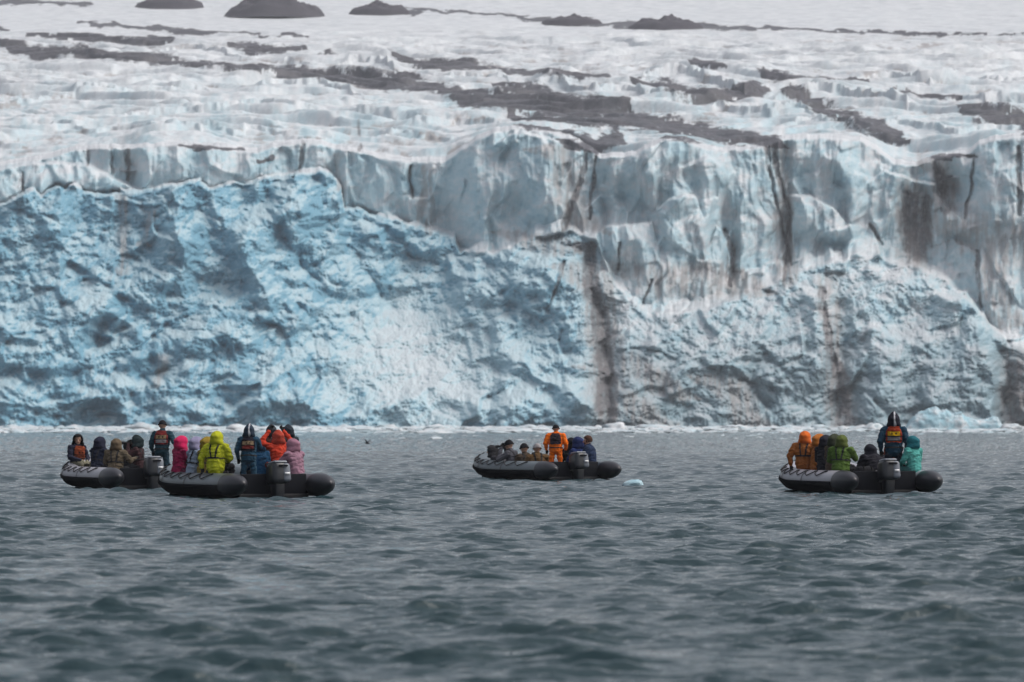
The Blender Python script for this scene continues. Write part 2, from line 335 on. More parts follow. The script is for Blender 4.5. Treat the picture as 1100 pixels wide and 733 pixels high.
# surface normals for where snow crust lies and where clean ice shows
du_ = np.gradient(P, axis=1); dv_ = np.gradient(P, axis=0)
nrm = np.cross(du_, dv_); nrm /= np.linalg.norm(nrm, axis=-1, keepdims=True) + 1e-9
nrm *= np.sign(-nrm[..., 1:2] + 1e-9)
nz = nrm[..., 2]
crust = sm(blur(nz, 2), 0.50, 0.96)
def paint(me, U, V, wx, wy, crust, inF, inC, inP, left, fan, hollow=0.0):
    """what lies on the ice: rock debris, melt streaks, grime, clean blue ice"""
    debris = stroke([
     [(-110,44,4),(0,50,4),(20,55,5),(45,62,6),(75,58,6),(100,63,7),(130,70,4)],
     [(140,68,4),(160,66,6),(200,72,4),(240,77,5),(280,82,5)],
     [(275,78,5),(310,84,9),(350,88,6),(400,92,7),(440,96,9),(480,102,7),(505,104,3)],
     [(500,112,8),(540,115,11),(580,118,12),(620,122,12),(665,118,7)],[(545,100,6),(575,104,10),(600,112,8)],
     [(560,132,5),(620,138,6),(670,132,10),(710,138,10),(750,144,9),(790,149,6),(835,154,5)],
     [(680,95,3),(710,98,7),(740,106,9),(780,110,8),(810,104,6),(830,103,3)],
     [(540,80,2),(590,84,4),(620,88,6),(650,88,3)],
     [(30,40,1.5),(70,41,2.5),(120,46,4),(140,49,4),(165,46,5),(185,47,2)],
     [(85,24,1.5),(115,27,2.5),(150,30,2),(185,33,3.5),(210,36,2.5),(280,36,1)],
     [(245,54,2),(270,54,6.5),(300,59,4),(322,56,3)],[(345,62,2),(356,63,3),(362,64,2)],
     [(422,66,2),(440,72,4),(460,74,5),(490,76,4),(520,77,5),(548,81,3)],
     [(-110,2,3),(0,2,2.5),(40,2,2),(55,4,2),(100,5,1)],[(280,40,1),(310,38,1.5),(330,42,1.5)],
     [(820,85,3),(850,90,4),(900,92,4),(930,95,2)],
     [(850,108,6),(862,112,8),(885,125,8),(920,135,9),(945,144,6),(975,152,2)],
     [(1040,126,4),(1060,130,8),(1100,135,9),(1212,135,9)],[(968,103,3),(985,106,4)],[(990,108,2),(1010,109,4),(1030,112,2)],
     [(550,18,1.2),(600,23,3),(640,26,3),(675,28,3),(740,29,3),(800,30,2.2),(900,34,1.5),(1000,38,1.0),(1100,40,.6)],
     [(395,8,.7),(480,12,1.3),(555,18,1.6)],[(-110,33,1.5),(0,32,2),(8,33,1)],[(380,12,2),(440,14,2),(460,12,1)],
     [(610,155,5),(640,160,5),(660,152,6)],[(990,168,1),(1015,170,2.5),(1045,166,2)],[(745,74,3),(770,76,3)],[(195,158,1.5),(262,160,1.5)],
     [(275,172,2),(292,170,2)]], U, V, 1.12)
    # speckled debris edges and thin grit
    grit = sm(fbm(U / 26, V / 7, 5, 141, 0.65), 0.28, 0.62) * sm(V, 20, 60) * inP * (0.35 + 0.65 * sm(U, 250, 700)) * (0.35 + 0.65 * sm(V, 95, 60))
    peel = sm(fbm(U / 15, V / 3.6, 5, 147, 0.7), 0.12, 0.34)
    debris = debris * (1 - 0.8 * peel * (1 - sm(debris, .9, 1.0) * .6))
    debris = np.clip(debris + 0.35 * grit, 0, 1)
    st_dark = stroke(STREAKS, U, V, 1.15, 0.45, 14., 20.)
    smear = stroke([
     [(600,170,14),(620,235,16)],[(640,300,22),(650,380,24),(650,440,24)],[(700,300,20),(780,300,22)],[(840,160,8),(845,300,12)],[(890,300,14),(895,400,16)],
     [(900,400,14),(905,455,20)],[(980,210,20),(985,270,24)],[(1045,250,24),(1110,262,30)],[(1010,180,14),(1020,240,14)],[(1060,270,14),(1075,340,18)],[(1090,390,18),(1095,458,24)],
     [(129,212,6),(134,250,7),(132,290,6)],[(165,232,3),(150,262,4)],[(364,166,3),(363,204,3)],[(455,180,4),(452,235,4)],[(463,180,2),(462,250,4)],[(175,385,9),(168,410,9)],[(560,258,12),(600,262,16)],[(680,390,16),(720,420,14)],
     [(650,400,12),(700,455,18)],[(790,420,20),(800,455,20)]], U, V, 1.0, 1.4, 30., 30.) * (0.55 + 0.45 * sm(fbm(U / 5, V / 40, 4, 151), -0.3, 0.4))
    vert = 0.75 * sm(fbm((U + 3 * fbm(U / 14, V / 30, 2, 155)) / 4.2, V / 60, 4, 157, 0.6), 0.22, 0.55) * inC * (0.30 + 0.6 * sm(U, 560, 700))
    vert = np.maximum(vert, 0.5 * sm(fbm(U / 10, V / 34, 3, 163), 0.25, 0.6) * inC * sm(U, 560, 700))
    stain = np.clip(blur(st_dark, 3) * (0.55 + 0.75 * sm(fbm(U / 4, V / 16, 4, 153, .65), -.25, .3)), 0, 1)
    heavy = stroke([[(622,264,5),(636,264,5),(632,285,9),(636,310,9),(644,350,10),(650,400,12),(652,445,14)],[(978,214,8),(984,250,12),(990,276,8)],[(1092,395,12),(1096,455,16)],[(903,395,6),(908,455,12)]], U, V, 1.0, 1.0, 12., 20.)
    stain = np.maximum(stain, heavy * (0.5 + 0.6 * sm(fbm(U / 7, V / 14, 4, 159, .65), -.35, .25)))
    grime = np.clip(0.75 * smear + 0.55 * vert + inP * (0.30 + 0.75 * hollow) * sm(fbm(U / 30, V / 7, 5, 171, 0.68), -0.02, 0.40) * sm(V, 12, 50), 0, 1)
    # clean blue ice
    reg = inF * (left * (1.55 - 0.7 * sm(U, 340, 620)) + (1 - left) * 0.62) * (1 - 0.7 * fan)
    reg = reg + inC * 0.48 + inP * (0.10 + 0.22 * sm(V, 60, 150))
    bl = reg * (0.66 + 1.0 * fbm(wx / 26, wy / 20, 5, 181, 0.65) + 0.3 * fbm(U / 6, V / 5, 3, 187))
    bl = np.maximum(bl, 0.66 * inF * left * (1 - 0.6 * fan) + 0.12 * inF)
    bl = bl * (1 - 0.55 * crust) 
    bl = np.clip(bl, 0, 1)
    teal = np.clip(inF * (1 - left) * (0.15 + 0.85 * sm(V + 30 * fbm(U / 30, V / 22, 4, 193, .6), 320, 410)) * (1 - .5 * crust), 0, 1)
    add_attr(me, 'ice', np.stack([bl, debris, stain], -1).reshape(-1, 3))
    add_attr(me, 'dirt', np.stack([grime, crust, teal], -1).reshape(-1, 3))
paint(g, U, V, wx, wy, crust, inF, inC, 0 * inC, left, fan)


def ice_material(name, attrs=True, blue=0.5):
    m = bpy.data.materials.new(name); m.use_nodes = True
    nt = m.node_tree; N = nt.nodes; L = nt.links; p = N['Principled BSDF']
    geo = N.new('ShaderNodeNewGeometry')
    def noise(sc, det, rough=0.6, vec=None, sx=(1, 1, 1)):
        mp = N.new('ShaderNodeMapping'); mp.inputs['Scale'].default_value = sx
        L.new(geo.outputs['Position'], mp.inputs['Vector'])
        n = N.new('ShaderNodeTexNoise'); n.inputs['Scale'].default_value = sc; n.inputs['Detail'].default_value = det
        n.inputs['Roughness'].default_value = rough; L.new(mp.outputs[0], n.inputs['Vector']); return n.outputs['Fac']
    def ramp(sock, a, b):
        r = N.new('ShaderNodeMapRange'); r.interpolation_type = 'SMOOTHSTEP'; r.inputs['From Min'].default_value = a; r.inputs['From Max'].default_value = b
        L.new(sock, r.inputs['Value']); return r.outputs[0]
    def mixc(f, a, b):
        x = N.new('ShaderNodeMix'); x.data_type = 'RGBA'
        if isinstance(f, float): x.inputs['Factor'].default_value = f
        else: L.new(f, x.inputs['Factor'])
        for s, k in ((a, 'A'), (b, 'B')):
            if isinstance(s, tuple): x.inputs[k].default_value = (*s, 1)
            else: L.new(s, x.inputs[k])
        return x.outputs['Result']
    def math_(op, a, b=None, clamp=False):
        x = N.new('ShaderNodeMath'); x.operation = op; x.use_clamp = clamp
        for i, s in enumerate((a, b)):
            if s is None: continue
            if isinstance(s, (int, float)): x.inputs[i].default_value = s
            else: L.new(s, x.inputs[i])
        return x.outputs[0]
    fine = noise(0.9, 6, 0.65); mid = noise(0.16, 5, 0.6)
    white = mixc(ramp(mid, 0.35, 0.65), (0.51, 0.535, 0.56), (0.665, 0.685, 0.705))
    paleblue = (0.405, 0.545, 0.60); deep = (0.145, 0.325, 0.43)
    if attrs:
        a1 = N.new('ShaderNodeAttribute'); a1.attribute_name = 'ice'; s1 = N.new('ShaderNodeSeparateColor'); L.new(a1.outputs['Color'], s1.inputs[0])
        a2 = N.new('ShaderNodeAttribute'); a2.attribute_name = 'dirt'; s2 = N.new('ShaderNodeSeparateColor'); L.new(a2.outputs['Color'], s2.inputs[0])
        b_, deb, stn = s1.outputs; gr, cr, tl = s2.outputs
        jit = math_('MULTIPLY', math_('SUBTRACT', fine, 0.5), 0.55)
        bb = math_('ADD', b_, math_('MULTIPLY', jit, math_('MULTIPLY', b_, 1.6)), True)
        col = mixc(ramp(bb, 0.0, 0.45), white, paleblue)
        col = mixc(ramp(bb, 0.3, 1.0), col, deep)
        col = mixc(math_('MULTIPLY', tl, 0.88), col, (0.165, 0.245, 0.285))
        col = mixc(math_('MULTIPLY', ramp(math_('ADD', gr, jit), 0.05, 0.9), 0.76), col, (0.285, 0.258, 0.25))
        col = mixc(math_('MULTIPLY', ramp(math_('ADD', stn, math_('MULTIPLY', jit, 0.9)), 0.15, 1.0), 0.74), col, (0.10, 0.085, 0.088))
        dcol = mixc(ramp(noise(0.35, 6, 0.7), 0.35, 0.7), (0.018, 0.016, 0.024), (0.060, 0.054, 0.068))
        col = mixc(math_('MULTIPLY', ramp(math_('ADD', deb, math_('MULTIPLY', jit, 2.6)), 0.22, 0.72), 0.93), col, dcol)
    else:
        col = mixc(ramp(noise(0.35, 4), *((0.35, 0.75) if blue < 0.8 else (0.25, 0.62))), white, paleblue if blue < 0.8 else (0.30, 0.50, 0.58))
    L.new(col, p.inputs['Base Color'])
    p.inputs['Roughness'].default_value = 0.55; p.inputs['Specular IOR Level'].default_value = 0.3
    bp = N.new('ShaderNodeBump'); bp.inputs['Strength'].default_value = 0.4; bp.inputs['Distance'].default_value = 0.6
    L.new(noise(0.55 if attrs else 1.2, 7, 0.68), bp.inputs['Height']); L.new(bp.outputs['Normal'], p.inputs['Normal'])
    return m
M_ICE = ice_material('glacier_ice')
glacier = link('glacier', g, M_ICE); tag(glacier, kind='structure')

# the glacier's upper surface behind the rim: a height field in true distance
Yr = [1478.0]
while Yr[-1] < 2900: Yr.append(Yr[-1] + 0.75 + 0.9 * (Yr[-1] - 1478) / 1000)
Yr = np.array(Yr); uc = np.arange(-120, 1222, 1.15)
PU, PY = np.meshgrid(uc, Yr); PX = (PU - 550) / FPX * PY
def zplane(Y): return 79.0 + 0.112 * (Y - 1500) + 0.000012 * (Y - 1500) ** 2
def v_nom(Y): return HOR - FPX * (zplane(Y) - CAM_H) / Y
D_rim = np.array([D[:, j][np.argmin(np.abs(V[:, j] - rimA0[0, j]))] for j in range(len(us))])
from_rim = np.interp(uc, us, blur(np.tile(rimA0, (3, 1)), 1)[1]); Drm = np.interp(uc, us, np.convolve(np.pad(D_rim, 20, 'edge'), np.ones(41) / 41, 'valid'))
z_rim = CAM_H + (HOR - from_rim) / FPX * Drm
PV = v_nom(PY) ; dist = np.maximum(PY - Drm[None, :] - 6, 0)
topsmooth = sm(PV, 26, 60)                       # the far snow is smooth
def ledge(per, xs, seed, amp, sharp):
    ph = PY / per + 1.5 * fbm(PX / xs, PY / (per * 3.2), 3, seed) + 0.0045 * PX
    fr = ph - np.floor(ph); cell = np.floor(ph)
    a = amp * np.clip(0.75 + 1.3 * fbm(PX / (xs * .55) + cell * 7.3, cell * 3.1 + 0 * PX, 3, seed + 5), 0.0, 1.6)
    return a * sm(fr, 0, sharp) * (1 - sm(fr, sharp * .9, 1.0)) ** 0.7, fr
L1, f1 = ledge(46, 120, 303, 2.5, 0.10); L2, f2 = ledge(19, 55, 321, 1.5, 0.14)
lump3 = fbm(PX / 9, PY / 12, 4, 317, .6); lump4 = np.abs(fbm(PX / 34, PY / 30, 3, 313))
rough_ = (0.14 + 0.86 * topsmooth) * (0.4 + 0.6 * sm(dist, 0, 25))
Zp = zplane(PY) + (L1 + L2 + 1.2 * lump4 + 0.5 * lump3 + 0.35 * fbm(PX / 3, PY / 4, 3, 341)) * rough_
hollow = (1 - sm((L1 + L2), 0.3, 1.6)) * topsmooth
PVn = PV.copy()
for pts, h, back in [([(120,128),(150,124),(200,121),(240,122),(280,119),(330,122),(400,125),(450,128),(480,131)],2.6,26),
        ([(-110,118),(0,114),(60,107),(110,101),(135,103),(170,100),(220,97),(232,104)],2.4,26),
        ([(20,135),(60,131),(90,136),(140,137),(160,140),(215,142),(225,137),(250,141),(268,137),(300,140),(345,143),(380,140)],2.2,20),
        ([(430,132),(460,131),(490,128),(520,130),(545,136)],3.4,20),([(395,142),(430,138),(470,141),(500,144)],2,14),
        ([(265,94),(300,92),(340,93),(372,96),(395,108)],3.6,40),([(350,73),(385,64),(405,64),(430,78),(440,84)],4.4,60),
        ([(285,66),(310,64),(350,70)],2.5,40),([(160,60),(180,52),(210,50),(240,57),(265,64)],3,50),([(470,85),(500,82),(540,84),(555,90)],3,40),
        ([(565,92),(575,87),(600,86),(615,94),(640,98),(675,96),(690,104),(735,110)],4.4,50),([(680,90),(700,80),(730,77),(770,88),(800,100),(830,92)],4.6,60),
        ([(755,120),(770,115),(790,120),(830,125),(855,118),(880,128)],3.6,30),([(820,108),(850,102),(880,96),(905,99),(935,104),(975,112),(990,106)],5,40),
        ([(905,90),(930,82),(960,80),(985,90),(1000,92),(1040,86),(1085,88),(1212,90)],3.4,40),([(1000,112),(1030,108),(1060,113),(1100,112),(1212,112)],3,24),
        ([(940,142),(965,134),(1000,140),(1030,144),(1050,142),(1085,140),(1212,142)],3,16),([(830,138),(860,134),(900,136),(925,142),(945,152)],2.4,16),
        ]:
    p = np.array(pts, float); r = np.interp(uc, p[:, 0], p[:, 1]) + 1.6 * fbm(uc / 26, 0 * uc + h, 3, 9)
    hpx = 0.72 * h / 1700 * FPX; r = r + hpx * 0.8
    Yg = np.linspace(1400, 3100, 900); vg = v_nom(Yg); Yedge = np.interp(-r, -vg, Yg)[None, :]
    a0, a1 = p[0, 0], p[-1, 0]; ud = uc[None, :]
    win = (sm(ud, a0 - 1, a0 + 26) if a0 > -100 else 1.0) * (1 - sm(ud, a1 - 26, a1 + 2) if a1 < 1200 else 1.0)
    dy = PY - Yedge + 2.5 * fbm(PX / 5, PY / 5, 3, 331)
    Zp = Zp + 0.72 * h * win * np.where(dy < 0, sm(dy, -3.0, 2.0), np.exp(-np.maximum(dy, 0) / back)) 
Zp = Zp + (z_rim[None, :] - zplane(Drm)[None, :] - 4.6) * np.exp(-dist / 45.0) - 3.5 * (1 - sm(PY - Drm[None, :], -4, 14))
PPm = np.stack([PX, PY, Zp], -1)
gp = grid_mesh('upper_glacier', PPm, keep=(PY > Drm[None, :] + 3))
du_ = np.gradient(PPm, axis=1); dv_ = np.gradient(PPm, axis=0); nn = np.cross(du_, dv_); nn /= np.linalg.norm(nn, axis=-1, keepdims=True) + 1e-9
nzp = np.abs(nn[..., 2])
one = np.ones_like(PU)
Vp = HOR - FPX * (Zp - CAM_H) / PY
Vp = 0.75 * PV + 0.25 * Vp
paint(gp, PU, Vp, PU, Vp, sm(blur(nzp, 1), 0.90, 0.995), 0 * one, 0 * one, one, 0 * one, 0 * one, hollow)
upper = link('upper_glacier', gp, M_ICE); tag(upper, kind='structure')

# air: the far ice fades a little
hz = bmesh.new(); box(hz, (0, 1600, 197), (1900, 3260, 402))
hm = bpy.data.materials.new('haze'); hm.use_nodes = True; hn = hm.node_tree.nodes; hn.clear()
ho = hn.new('ShaderNodeOutputMaterial'); hv = hn.new('ShaderNodeVolumePrincipled')
hv.inputs['Color'].default_value = (0.86, 0.90, 0.96, 1); hv.inputs['Density'].default_value = 0.00010; hv.inputs['Anisotropy'].default_value = 0.1
hm.node_tree.links.new(hv.outputs[0], ho.inputs['Volume'])
haze = obj('haze', hz, hm, smooth=False); tag(haze, kind='stuff')

# moraine mounds: cones of dark rock on the upper ice
M_ROCK = mat('moraine_rock', (0.048, 0.043, 0.056), 0.9, noise=0.4, nscale=0.5, bump=0.8, bscale=0.8)
for (cu, cv, hw, hh, sk) in [(182,8,38,10,.1),(295,17,54,20,0),(408,15,34,9,.1),(614,26,34,6,.2),(715,31,42,9,.0)]:
    Y0 = float(np.interp(-cv, -v_nom(Yg), Yg)); s = Y0 / FPX; x0 = (cu - 550) * s; z0 = float(zplane(Y0))
    n = 60; th, rr = np.meshgrid(np.linspace(0, 2 * PI, n), np.linspace(0, 1, 30))
    prof = (1 - rr) ** 0.95; px_ = np.cos(th) * rr * hw * s * 1.1; py_ = np.sin(th) * rr * hw * s * 1.1
    hgt = 1.25 * hh * s * (prof * (1 + 0.8 * fbm(px_ / (hw * s) * 2.6 + cu, py_ / (hw * s) * 2.2, 4, 7)) + 0.34 * (1 - rr) ** .5 * fbm(px_ / 4 + cu, py_ / 4, 4, 9)) - 3.0 * sm(rr, .8, 1)
    me = grid_mesh('moraine_mound', np.stack([px_ + sk * hgt, py_, hgt], -1))
    o = link('moraine_mound', me, M_ROCK); o.location = (x0, Y0, z0 + 0.9); tag(o, kind='structure')

# ================================================================== WATER
rows = []; d = 26.0
while d < 1480:
    rows.append(d); d += max(0.05, 0.05 * (d / 50) ** 1.0) if d < 300 else 0.6 * (d / 300) ** 1.4
rows = np.array([4.0, 12.0, 20.0] + rows)
ucol = np.concatenate([np.linspace(-900, -82, 30), np.arange(-80, 1182, 2.4), np.linspace(1184, 2000, 30)])
UU, DD = np.meshgrid(ucol, rows)
WX = (UU - 550) / FPX * DD; WY = DD.copy(); Z = np.zeros_like(WX); DX = np.zeros_like(WX)
WX = np.where(DD < 20, WX * 4, WX)
spac = np.gradient(rows)[:, None]
rs = np.random.RandomState(5)
for k in range(86):
    lam = 0.15 * (6.0 ** rs.rand()) if k > 4 else rs.uniform(1.6, 3.4)
    th = rs.normal(R(86), 0.36)
    kx, ky = 2 * PI / lam * math.cos(th), 2 * PI / lam * math.sin(th)
    amp = (0.0071 if k > 4 else 0.0022) * lam ** 0.9 * rs.uniform(0.6, 1.3)
    fade = np.clip(1.9 - 3.0 * spac / lam, 0, 1)
    if fade.max() <= 0: continue
    r1 = np.where(fade[:, 0] > 0)[0].max() + 1
    ph = kx * WX[:r1] + ky * WY[:r1] + rs.rand() * 2 * PI
    gust = 1.0
    Z[:r1] += fade[:r1] * amp * np.sin(ph); DX[:r1] += fade[:r1] * amp * 0.8 * np.cos(ph) * math.sin(th)
gust = np.clip(0.90 + 1.25 * fbm(WX / 1.0, WY / 2.0, 3, 201) + 0.45 * fbm(WX / 14, WY / 22, 2, 205), 0.15, 1.65)
Z *= gust; WY2 = WY + 0.45 * DX * np.minimum(gust, 1.1)
Z = Z + 0.02 * np.abs(Z) / 0.1
far_ = sm(DD, 160, 420)
Z = Z + 0.34 * far_ * fbm(WX / 1.3, WY / 9, 4, 211, .6) * np.clip(1.2 - DD / 1500, .2, 1)
wm = grid_mesh('sea', np.stack([WX, WY2, Z], -1))
def water_material():
    m = bpy.data.materials.new('sea_water'); m.use_nodes = True
    nt = m.node_tree; N = nt.nodes; L = nt.links; p = N['Principled BSDF']
    p.inputs['Base Color'].default_value = (0.018, 0.040, 0.047, 1)
    p.inputs['Roughness'].default_value = 0.03; p.inputs['IOR'].default_value = 1.33
    geo = N.new('ShaderNodeNewGeometry')
    def nz_(sc, sx, det=4):
        mp = N.new('ShaderNodeMapping'); mp.inputs['Scale'].default_value = sx; L.new(geo.outputs['Position'], mp.inputs['Vector'])
        n = N.new('ShaderNodeTexNoise'); n.inputs['Scale'].default_value = sc; n.inputs['Detail'].default_value = det; n.inputs['Roughness'].default_value = 0.6
        L.new(mp.outputs[0], n.inputs['Vector']); return n.outputs['Fac']
    b1 = N.new('ShaderNodeBump'); b1.inputs['Strength'].default_value = 0.8; b1.inputs['Distance'].default_value = 0.05
    L.new(nz_(5.0, (0.6, 1.5, 1), 4), b1.inputs['Height'])
    b2 = N.new('ShaderNodeBump'); b2.inputs['Strength'].default_value = 0.35; b2.inputs['Distance'].default_value = 0.22
    L.new(nz_(1.0, (0.5, 1.4, 1), 4), b2.inputs['Height']); L.new(b1.outputs[0], b2.inputs['Normal'])
    L.new(b2.outputs[0], p.inputs['Normal'])
    return m
sea = link('sea', wm, water_material()); tag(sea, kind='structure')

# ================================================================== ICE IN THE WATER
M_FLOE = ice_material('floe_ice', False, 0.4)
def closed_from_profile(name, pts, base_v, Dd, depth, seed, mats):
    """an iceberg: silhouette heights given along x, rounded and broken in depth"""
    p = np.array(pts, float); s = Dd / FPX
    x = np.linspace(p[0, 0], p[-1, 0], 150); h = np.interp(x, p[:, 0], p[:, 1]) * s
    n = 60; t = np.linspace(-1, 1, n)
    Xg, Tg = np.meshgrid((x - x.mean()) * s, t)
    Hg = h[None, :] * np.sqrt(np.clip(1 - np.abs(Tg - 0.15) ** 2.2, 0, 1)) * (1 + 0.12 * fbm(Xg / 1.2, Tg * 3, 4, seed))
    Hg = Hg + 0.16 * fbm(Xg / 1.6, Tg * 5 + Hg, 4, seed + 2) * sm(Hg, 0, 1.2)
    Yg_ = Tg * depth * (0.6 + 0.4 * h[None, :] / h.max()) + 0.5 * fbm(Xg / 3, Hg / 1.2, 3, seed + 4)
    Zg = Hg - 0.35 * (np.abs(Tg) > 0.985)
    o = link(name, grid_mesh(name, np.stack([Xg, Yg_, Zg - 0.08], -1)), mats)
    o.location = ((x.mean() - 550) * s, Dd, 0)
    return o
M_BERG = ice_material('iceberg_ice', False, 0.9)
o = closed_from_profile('iceberg', [(972,1),(977,10),(981,14),(988,19),(996,22),(1004,24),(1010,21.5),(1017,21),(1023,18),(1032,19.5),(1034,16),(1038,14),(1045,12),(1052,11),(1060,12),(1066,14),(1071,15),(1074,9),(1078,4),(1084,1)], 461, 1130.0, 5.0, 3, M_BERG)
tag(o, 'large pale blue and white iceberg floating in front of the glacier foot on the right', 'iceberg')
def lump_mesh(r3, seed, sub=3, amp=0.3):
    bm = bmesh.new(); bmesh.ops.create_icosphere(bm, subdivisions=sub, radius=1.0)
    for v in bm.verts:
        c = v.co.copy(); n = float(fbm(np.array([c.x * 1.3 + seed]), np.array([c.y * 1.3 + c.z * 1.7]), 4, seed, .6)[0])
        v.co = Vector((c.x * r3[0], c.y * r3[1], max(c.z, -0.4) * r3[2])) * (1 + amp * 1.6 * n)
    return bm
floes = [(153,1100,3.4,1.5,'rounded white ice floe, tallest of the pale band behind the leftmost boat'),(205,1200,2.4,1.1,'low white ice floe behind the pink and lavender hoods of the left pair of boats'),
 (14,1150,3.6,1.0,'flat white ice floe at the far left end of the pale ice band'),(255,1050,2.6,1.3,'white ice floe between the lime jacket and the blue jacketed person'),
 (415,1230,3.0,1.0,'white ice floe left of centre beyond the small dark seabird'),(470,1120,2.8,1.1,'snowy ice floe under the foot of the white snow fan'),
 (568,1180,2.6,1.0,'white ice floe just left of the orange suited person'),(662,1120,2.8,1.5,'peaked white ice floe to the right of the middle boat'),(700,1250,3.6,1.1,'long white ice floe further right of the middle boat'),
 (790,1200,3.0,1.0,'low white ice floe between the middle and the right boat'),(880,1180,2.4,1.0,'small white ice floe right above the orange hoods of the right boat'),(938,1100,2.2,1.3,'small white ice floe beside the standing driver of the right boat'),
 (1086,1090,2.6,1.3,'knobbly white ice floe just right of the large iceberg')]
for i, (u, Dd, w, h, lab) in enumerate(floes):
    o = obj('ice_floe', lump_mesh((w, w * 1.2, h), i + 4), M_FLOE); o.location = ((u - 550) / FPX * Dd, Dd, 0.0)
    tag(o, lab, 'ice floe', 'ice floes at the foot of the glacier')
o = obj('ice_chunk', lump_mesh((0.30, 0.25, 0.15), 31), M_BERG); Dd = 141.0; o.location = ((681 - 550) / FPX * Dd, Dd, 0.03)
tag(o, 'small pale lump of ice floating right beside the middle boat', 'ice chunk')
# brash: thousands of bits
rs = np.random.RandomState(9)
bmt = bmesh.new(); bmesh.ops.create_icosphere(bmt, subdivisions=1, radius=1.0)
bv = np.array([v.co[:] for v in bmt.verts]); bf = np.array([[v.index for v in f.verts] for f in bmt.faces]); bmt.free()
NB = 4600
Db = 1385 - 620 * rs.rand(NB) ** 2.6; Db[:260] = rs.uniform(480, 800, 260)
ub = rs.uniform(-60, 1160, NB)
sz = 0.20 + 0.9 * rs.rand(NB) ** 3 + 0.5 * (Db > 1100) * rs.rand(NB) ** 2; sz[:260] *= 0.35
sc = np.stack([sz * rs.uniform(1.1, 2.8, NB), sz * rs.uniform(1, 2, NB), sz * rs.uniform(0.28, 0.6, NB)], -1)
allv = bv[None] * sc[:, None, :] * (1 + 0.25 * rs.randn(NB, len(bv), 1))
allv[..., 0] += ((ub - 550) / FPX * Db)[:, None]; allv[..., 1] += Db[:, None]; allv[..., 2] += 0.02
ff = (bf[None] + (np.arange(NB) * len(bv))[:, None, None]).reshape(-1, 3)
me = bpy.data.meshes.new('brash_ice'); me.from_pydata(allv.reshape(-1, 3).tolist(), [], ff.tolist())
tag(link('brash_ice', me, M_FLOE, smooth=False), kind='stuff', label='band of small broken white ice along the glacier foot', cat='brash ice')

# ================================================================== BOATS
M_GREY = mat('tube_grey', (0.085, 0.105, 0.118), 0.34, noise=0.15, nscale=3, bump=0.25, bscale=5)
M_GREYL = mat('tube_light_grey', (0.29, 0.285, 0.32), 0.38, noise=0.15, nscale=3, bump=0.25, bscale=5)
M_CONE = mat('cone_grey', (0.022, 0.022, 0.028), 0.38, noise=0.2, nscale=4)
M_BLACK = mat('black_rubber', (0.006, 0.007, 0.011), 0.75, noise=0.3, nscale=6, spec=0.15)
M_DECK = mat('deck', (0.015, 0.015, 0.018), 0.8, noise=0.4, nscale=5)
M_ROPE = mat('black_rope', (0.015, 0.015, 0.018), 0.8)
M_COWL = mat('motor_dark', (0.014, 0.016, 0.021), 0.35, noise=0.2, nscale=5)
M_COWLG = mat('motor_grey', (0.13, 0.145, 0.175), 0.35, noise=0.15, nscale=5)
M_METAL = mat('metal', (0.35, 0.35, 0.36), 0.4, 0.8)
M_WHITE = mat('white_label', (0.75, 0.75, 0.76), 0.5)
M_STRIPE = mat('grey_stripe', (0.36, 0.37, 0.40), 0.6)
M_STRAP = mat('strap_black', (0.012, 0.012, 0.016), 0.7)

half = [(-.975,-2.12,.33),(-.975,-1.4,.33),(-.975,-.7,.33),(-.975,0,.33),(-.975,.6,.335),(-.97,1.1,.345),(-.94,1.5,.37),(-.87,1.85,.41),(-.75,2.18,.46),(-.58,2.45,.52),(-.38,2.64,.57),(-.18,2.74,.60)]
path = [Vector(p) for p in half] + [Vector((0, 2.77, .61))] + [Vector((-p[0], p[1], p[2])) for p in half[::-1]]
TR = 0.262
def frames(pts):
    out = []
    for i, p in enumerate(pts):
        t = (pts[min(i + 1, len(pts) - 1)] - pts[max(i - 1, 0)]).normalized(); h = Vector((0, 0, 1)).cross(t).normalized(); out.append((p, t, h, t.cross(-h).normalized()))
    return out
def sweep(bm, pts, r, a0, a1, n, thick=0.0, black_below=None):
    fr = frames(pts); rings = []
    full = abs(a1 - a0) > 6.2
    angs = [a0 + (a1 - a0) * k / n for k in range(n if full else n + 1)]
    for p, t, h, w in fr:
        w = Vector((0, 0, 1))
        rings.append([bm.verts.new(p + (h * math.cos(a) + w * math.sin(a)) * r) for a in angs])
    m = len(angs)
    for A, B in zip(rings[:-1], rings[1:]):
        for j in range(m if full else m - 1):
            f = bm.faces.new((A[j], A[(j + 1) % m], B[(j + 1) % m], B[j]))
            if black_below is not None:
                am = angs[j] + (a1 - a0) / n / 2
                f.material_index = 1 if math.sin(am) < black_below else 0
    return fr
